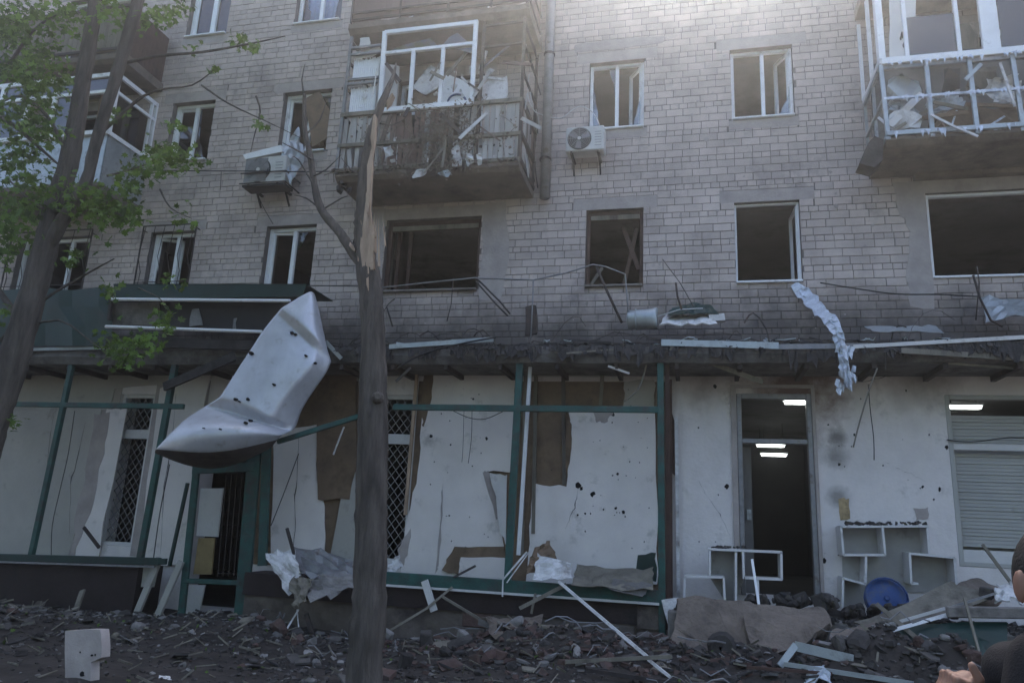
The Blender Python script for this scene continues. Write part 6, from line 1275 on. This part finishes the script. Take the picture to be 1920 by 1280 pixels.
for k in range(170):
    x = r.uniform(-11, 5); y = -1.6-abs(r.gauss(0, 1.9)); z = ground_h(x, y)
    if x > 0 and y > -1.3: continue
    leaf(mb, Vector((x, y, z+.02)), r.uniform(.03, .06), r)
mb.build('fallen_leaves', 'leaf', label='torn green leaves fallen on the earth', kind='stuff')
# ------------------------------------------------------------------ the person at the right-hand edge
def ray(px_, py_, dep): return CAM + (cr*((px_-960)/F_PX) - cu*((py_-640)/F_PX) + fwd)*dep
EX = rgt.copy(); EY = Vector((-math.sin(YAW), math.cos(YAW), 0)); EZ = Vector((0, 0, 1))
Hc = ray(1990, 1096, 1.56); base = Vector((Hc.x, Hc.y, 0.0))
person = empty('person', base, 'person with short black hair in a black T-shirt, raising one hand at chest height', 'person')
def W(a, b, c): return base + EX*a + EY*b + EZ*c
def ellips(mb, c, rx, ry, rz, nu=18, nv=12, f=None):
    b0 = len(mb.v)
    for j in range(nv+1):
        th = math.pi*j/nv
        for i in range(nu):
            ph = 2*math.pi*i/nu; v = Vector((math.sin(th)*math.cos(ph), math.sin(th)*math.sin(ph), math.cos(th)))
            if f: v = f(v)
            mb.v.append(Vector(c)+EX*v.x*rx+EY*v.y*ry+EZ*v.z*rz)
    for j in range(nv):
        for i in range(nu):
            a = b0+j*nu+i; b = b0+j*nu+(i+1) % nu; mb.f.append((a, b, b+nu, a+nu))
def capsule(mb, pts, rs, n=12):
    mb.tube(pts, rs, n)
    for p, q in zip(pts, rs): ellips(mb, p, q, q, q, 10, 8)
hz = Hc.z; H0 = hz+.115                                   # head centre and crown
def headf(v):                                             # face towards -EY (the viewer); jaw tapers
    s = 1-.24*max(0, -v.z)**1.6; x = v.x*s; y = v.y*(1-.12*max(0, -v.z))
    if v.z < -.1 and v.y > 0: y *= 1-.45*min(1, -v.z)
    return Vector((x, y-.08*max(0, -v.z), v.z))
bm_ = MB()
HC = W(0, 0, hz)
ellips(bm_, HC, .076, .098, .118, 26, 18, headf)
capsule(bm_, [HC+EY*-.098+EZ*.012, HC+EY*-.122+EZ*-.026], [.010, .016], 8)           # nose
ellips(bm_, HC+EY*-.085+EZ*-.062, .028, .014, .010)                                    # lips
ellips(bm_, HC+EY*-.085+EZ*.026, .055, .013, .010)                                     # brow
for s in (-1, 1):
    ellips(bm_, HC+EX*s*.079+EY*.012+EZ*-.008, .009, .020, .034)                          # ears
    ellips(bm_, HC+EX*s*.042+EY*-.064+EZ*-.02, .022, .018, .020)                          # cheekbones
capsule(bm_, [HC+EY*.02+EZ*-.07, HC+EY*.035+EZ*-.17], [.058, .062])                        # neck
zs = hz-.178                                                                               # shoulder level; the torso faces -EX
sh = {-1: W(.03, -.19, zs-.03), 1: W(.02, .21, zs-.03)}
capsule(bm_, [W(.02, .02, zs-.02), W(.015, .01, zs-.18), W(.01, .01, zs-.38), W(.015, .01, zs-.5)], [.10, .125, .115, .125])
capsule(bm_, [sh[-1], W(.02, 0, zs), sh[1]], [.062, .08, .062])
# legs
for s in (-1, 1): capsule(bm_, [W(.015, .085*s, .93), W(.0, .10*s, .50), W(.02, .105*s, .10)], [.085, .058, .042]); capsule(bm_, [W(.03, .105*s, .05), W(-.12, .11*s, .04)], [.04, .035])
# far arm hangs; near arm is raised
capsule(bm_, [sh[1], W(.04, .26, zs-.33), W(-.03, .25, zs-.58)], [.05, .042, .03]); ellips(bm_, W(-.05, .25, zs-.67), .02, .035, .06)
for k in range(4): capsule(bm_, [W(-.035-.012*k+.0, .225+.017*k, zs-.71), W(-.05, .225+.017*k, zs-.755-.008*(k in (1, 2))), W(-.065, .225+.017*k, zs-.785)], [.0095, .009, .0075], 7)
capsule(bm_, [W(-.06, .22, zs-.64), W(-.085, .21, zs-.69), W(-.09, .21, zs-.72)], [.011, .010, .008], 7)
hand = ray(1812, 1284, 1.66)
el = W(-.10, -.24, zs-.27); wr = hand+EX*.02+EZ*-.075+EY*.0
capsule(bm_, [sh[-1], el, wr], [.052, .043, .029])
capsule(bm_, [wr, hand+EZ*-.03, hand+EZ*.0], [.029, .034, .032])
for k in range(4):                                          # curled fingers, knuckles up and to the side
    o_ = hand + EY*(.028-.019*k) + EZ*(.012-.004*abs(k-1)); 
    capsule(bm_, [o_+EX*-.004, o_+EX*-.034+EZ*.010, o_+EX*-.046+EZ*-.016, o_+EX*-.022+EZ*-.026], [.0105, .0100, .0092, .008], 8)
capsule(bm_, [hand+EY*-.022+EZ*-.015+EX*.012, hand+EY*-.040+EZ*.020+EX*.006, hand+EY*-.034+EZ*.046+EX*-.004], [.0125, .0115, .0095], 8)
body = bm_.build('body', 'skin', person, smooth=True)
md = body.modifiers.new('one_surface', 'REMESH'); md.mode = 'VOXEL'; md.voxel_size = .0045; md.use_smooth_shade = True
md = body.modifiers.new('relax', 'SMOOTH'); md.factor = .5; md.iterations = 2
# eyes, hair
for s in (-1, 1): e = MB(); ellips(e, HC+EX*s*.031+EY*-.0838+EZ*.008, .0115, .0085, .0048, 12, 8); e.build('eye', 'shelf', person, smooth=True); e = MB(); ellips(e, HC+EX*s*.031+EY*-.0915+EZ*.008, .0042, .002, .0042, 8, 6); e.build('pupil', 'black', person, smooth=True)
hb = MB(); b0 = 0; nu, nv = 40, 16
for j in range(nv+1):
    for i in range(nu):
        ph = 2*math.pi*i/nu; front = max(0, -math.sin(ph)); lim = 1.02+.95*(1-front)**.8*(.5+.5*math.sin(ph) if math.sin(ph) > 0 else .35) ; th = lim*j/nv
        v = headf(Vector((math.sin(th)*math.cos(ph), math.sin(th)*math.sin(ph), math.cos(th)))); k = 1.035+.05*max(0, math.cos(th))+.016*noise.noise(v*16)-(.03 if j == nv else 0)
        hb.v.append(HC+EX*v.x*.076*k+EY*v.y*.098*k+EZ*v.z*.118*k)
for j in range(nv):
    for i in range(nu): a = j*nu+i; b = j*nu+(i+1) % nu; hb.f.append((a, b, b+nu, a+nu))
hb.build('hair', 'hair', person, smooth=True)
def garment(nm, m, fn, vox=.009):
    g = MB(); fn(g); o = g.build(nm, m, person, smooth=True); md = o.modifiers.new('one_surface', 'REMESH'); md.mode = 'VOXEL'; md.voxel_size = vox; md.use_smooth_shade = True
    md = o.modifiers.new('relax', 'SMOOTH'); md.factor = .5; md.iterations = 5; return o
def shirt(g):
    capsule(g, [W(.02, .02, zs-.03), W(.015, .01, zs-.18), W(.01, .01, zs-.38), W(.015, .01, zs-.56)], [.108, .138, .128, .138])
    capsule(g, [sh[-1], W(.02, 0, zs+.0), sh[1]], [.070, .082, .070]); capsule(g, [W(-.03, .03, zs+.01), W(-.06, .02, zs-.12)], [.075, .085])
    capsule(g, [sh[-1], sh[-1].lerp(el, .62)], [.068, .059]); capsule(g, [sh[1], sh[1].lerp(W(.04, .26, zs-.33), .62)], [.068, .059])
garment('t_shirt', 'cloth', shirt)
MB().tube([W(-.125+.012*math.cos(t*.3), -.06+.045*math.cos(t*.35), zs-.10+.05*math.sin(t*.35)) for t in range(8)], .004, 6).build('shirt_print', 'print_', person, smooth=True)
def trou(g):
    for s in (-1, 1): capsule(g, [W(.015, .08*s, .96), W(.0, .10*s, .50), W(.02, .105*s, .10)], [.10, .072, .062])
garment('trousers', 'trouser', trou)
for s in (-1, 1):
    q = MB(); capsule(q, [W(.04, .105*s, .055), W(-.06, .108*s, .05), W(-.15, .112*s, .04)], [.052, .048, .038]); o = q.build('shoe', 'shoe', person, smooth=True)
# ------------------------------------------------------------------ scattering volume added to imitate lens glare
hzb = MB().box(-72, 72, -72, 72, -1.0, 16.2).build('glare_haze', 'dark', kind='stuff', label='thin scattering volume added to imitate lens glare')
m = bpy.data.materials.new('glare_volume'); m.use_nodes = True; n = m.node_tree.nodes; n.remove(n['Principled BSDF'])
pv = n.new('ShaderNodeVolumePrincipled'); pv.inputs['Color'].default_value = (.9, .9, .92, 1); pv.inputs['Density'].default_value = .0050; pv.inputs['Anisotropy'].default_value = .90
m.node_tree.links.new(pv.outputs[0], n['Material Output'].inputs['Volume'])
hzb.data.materials.clear(); hzb.data.materials.append(m)
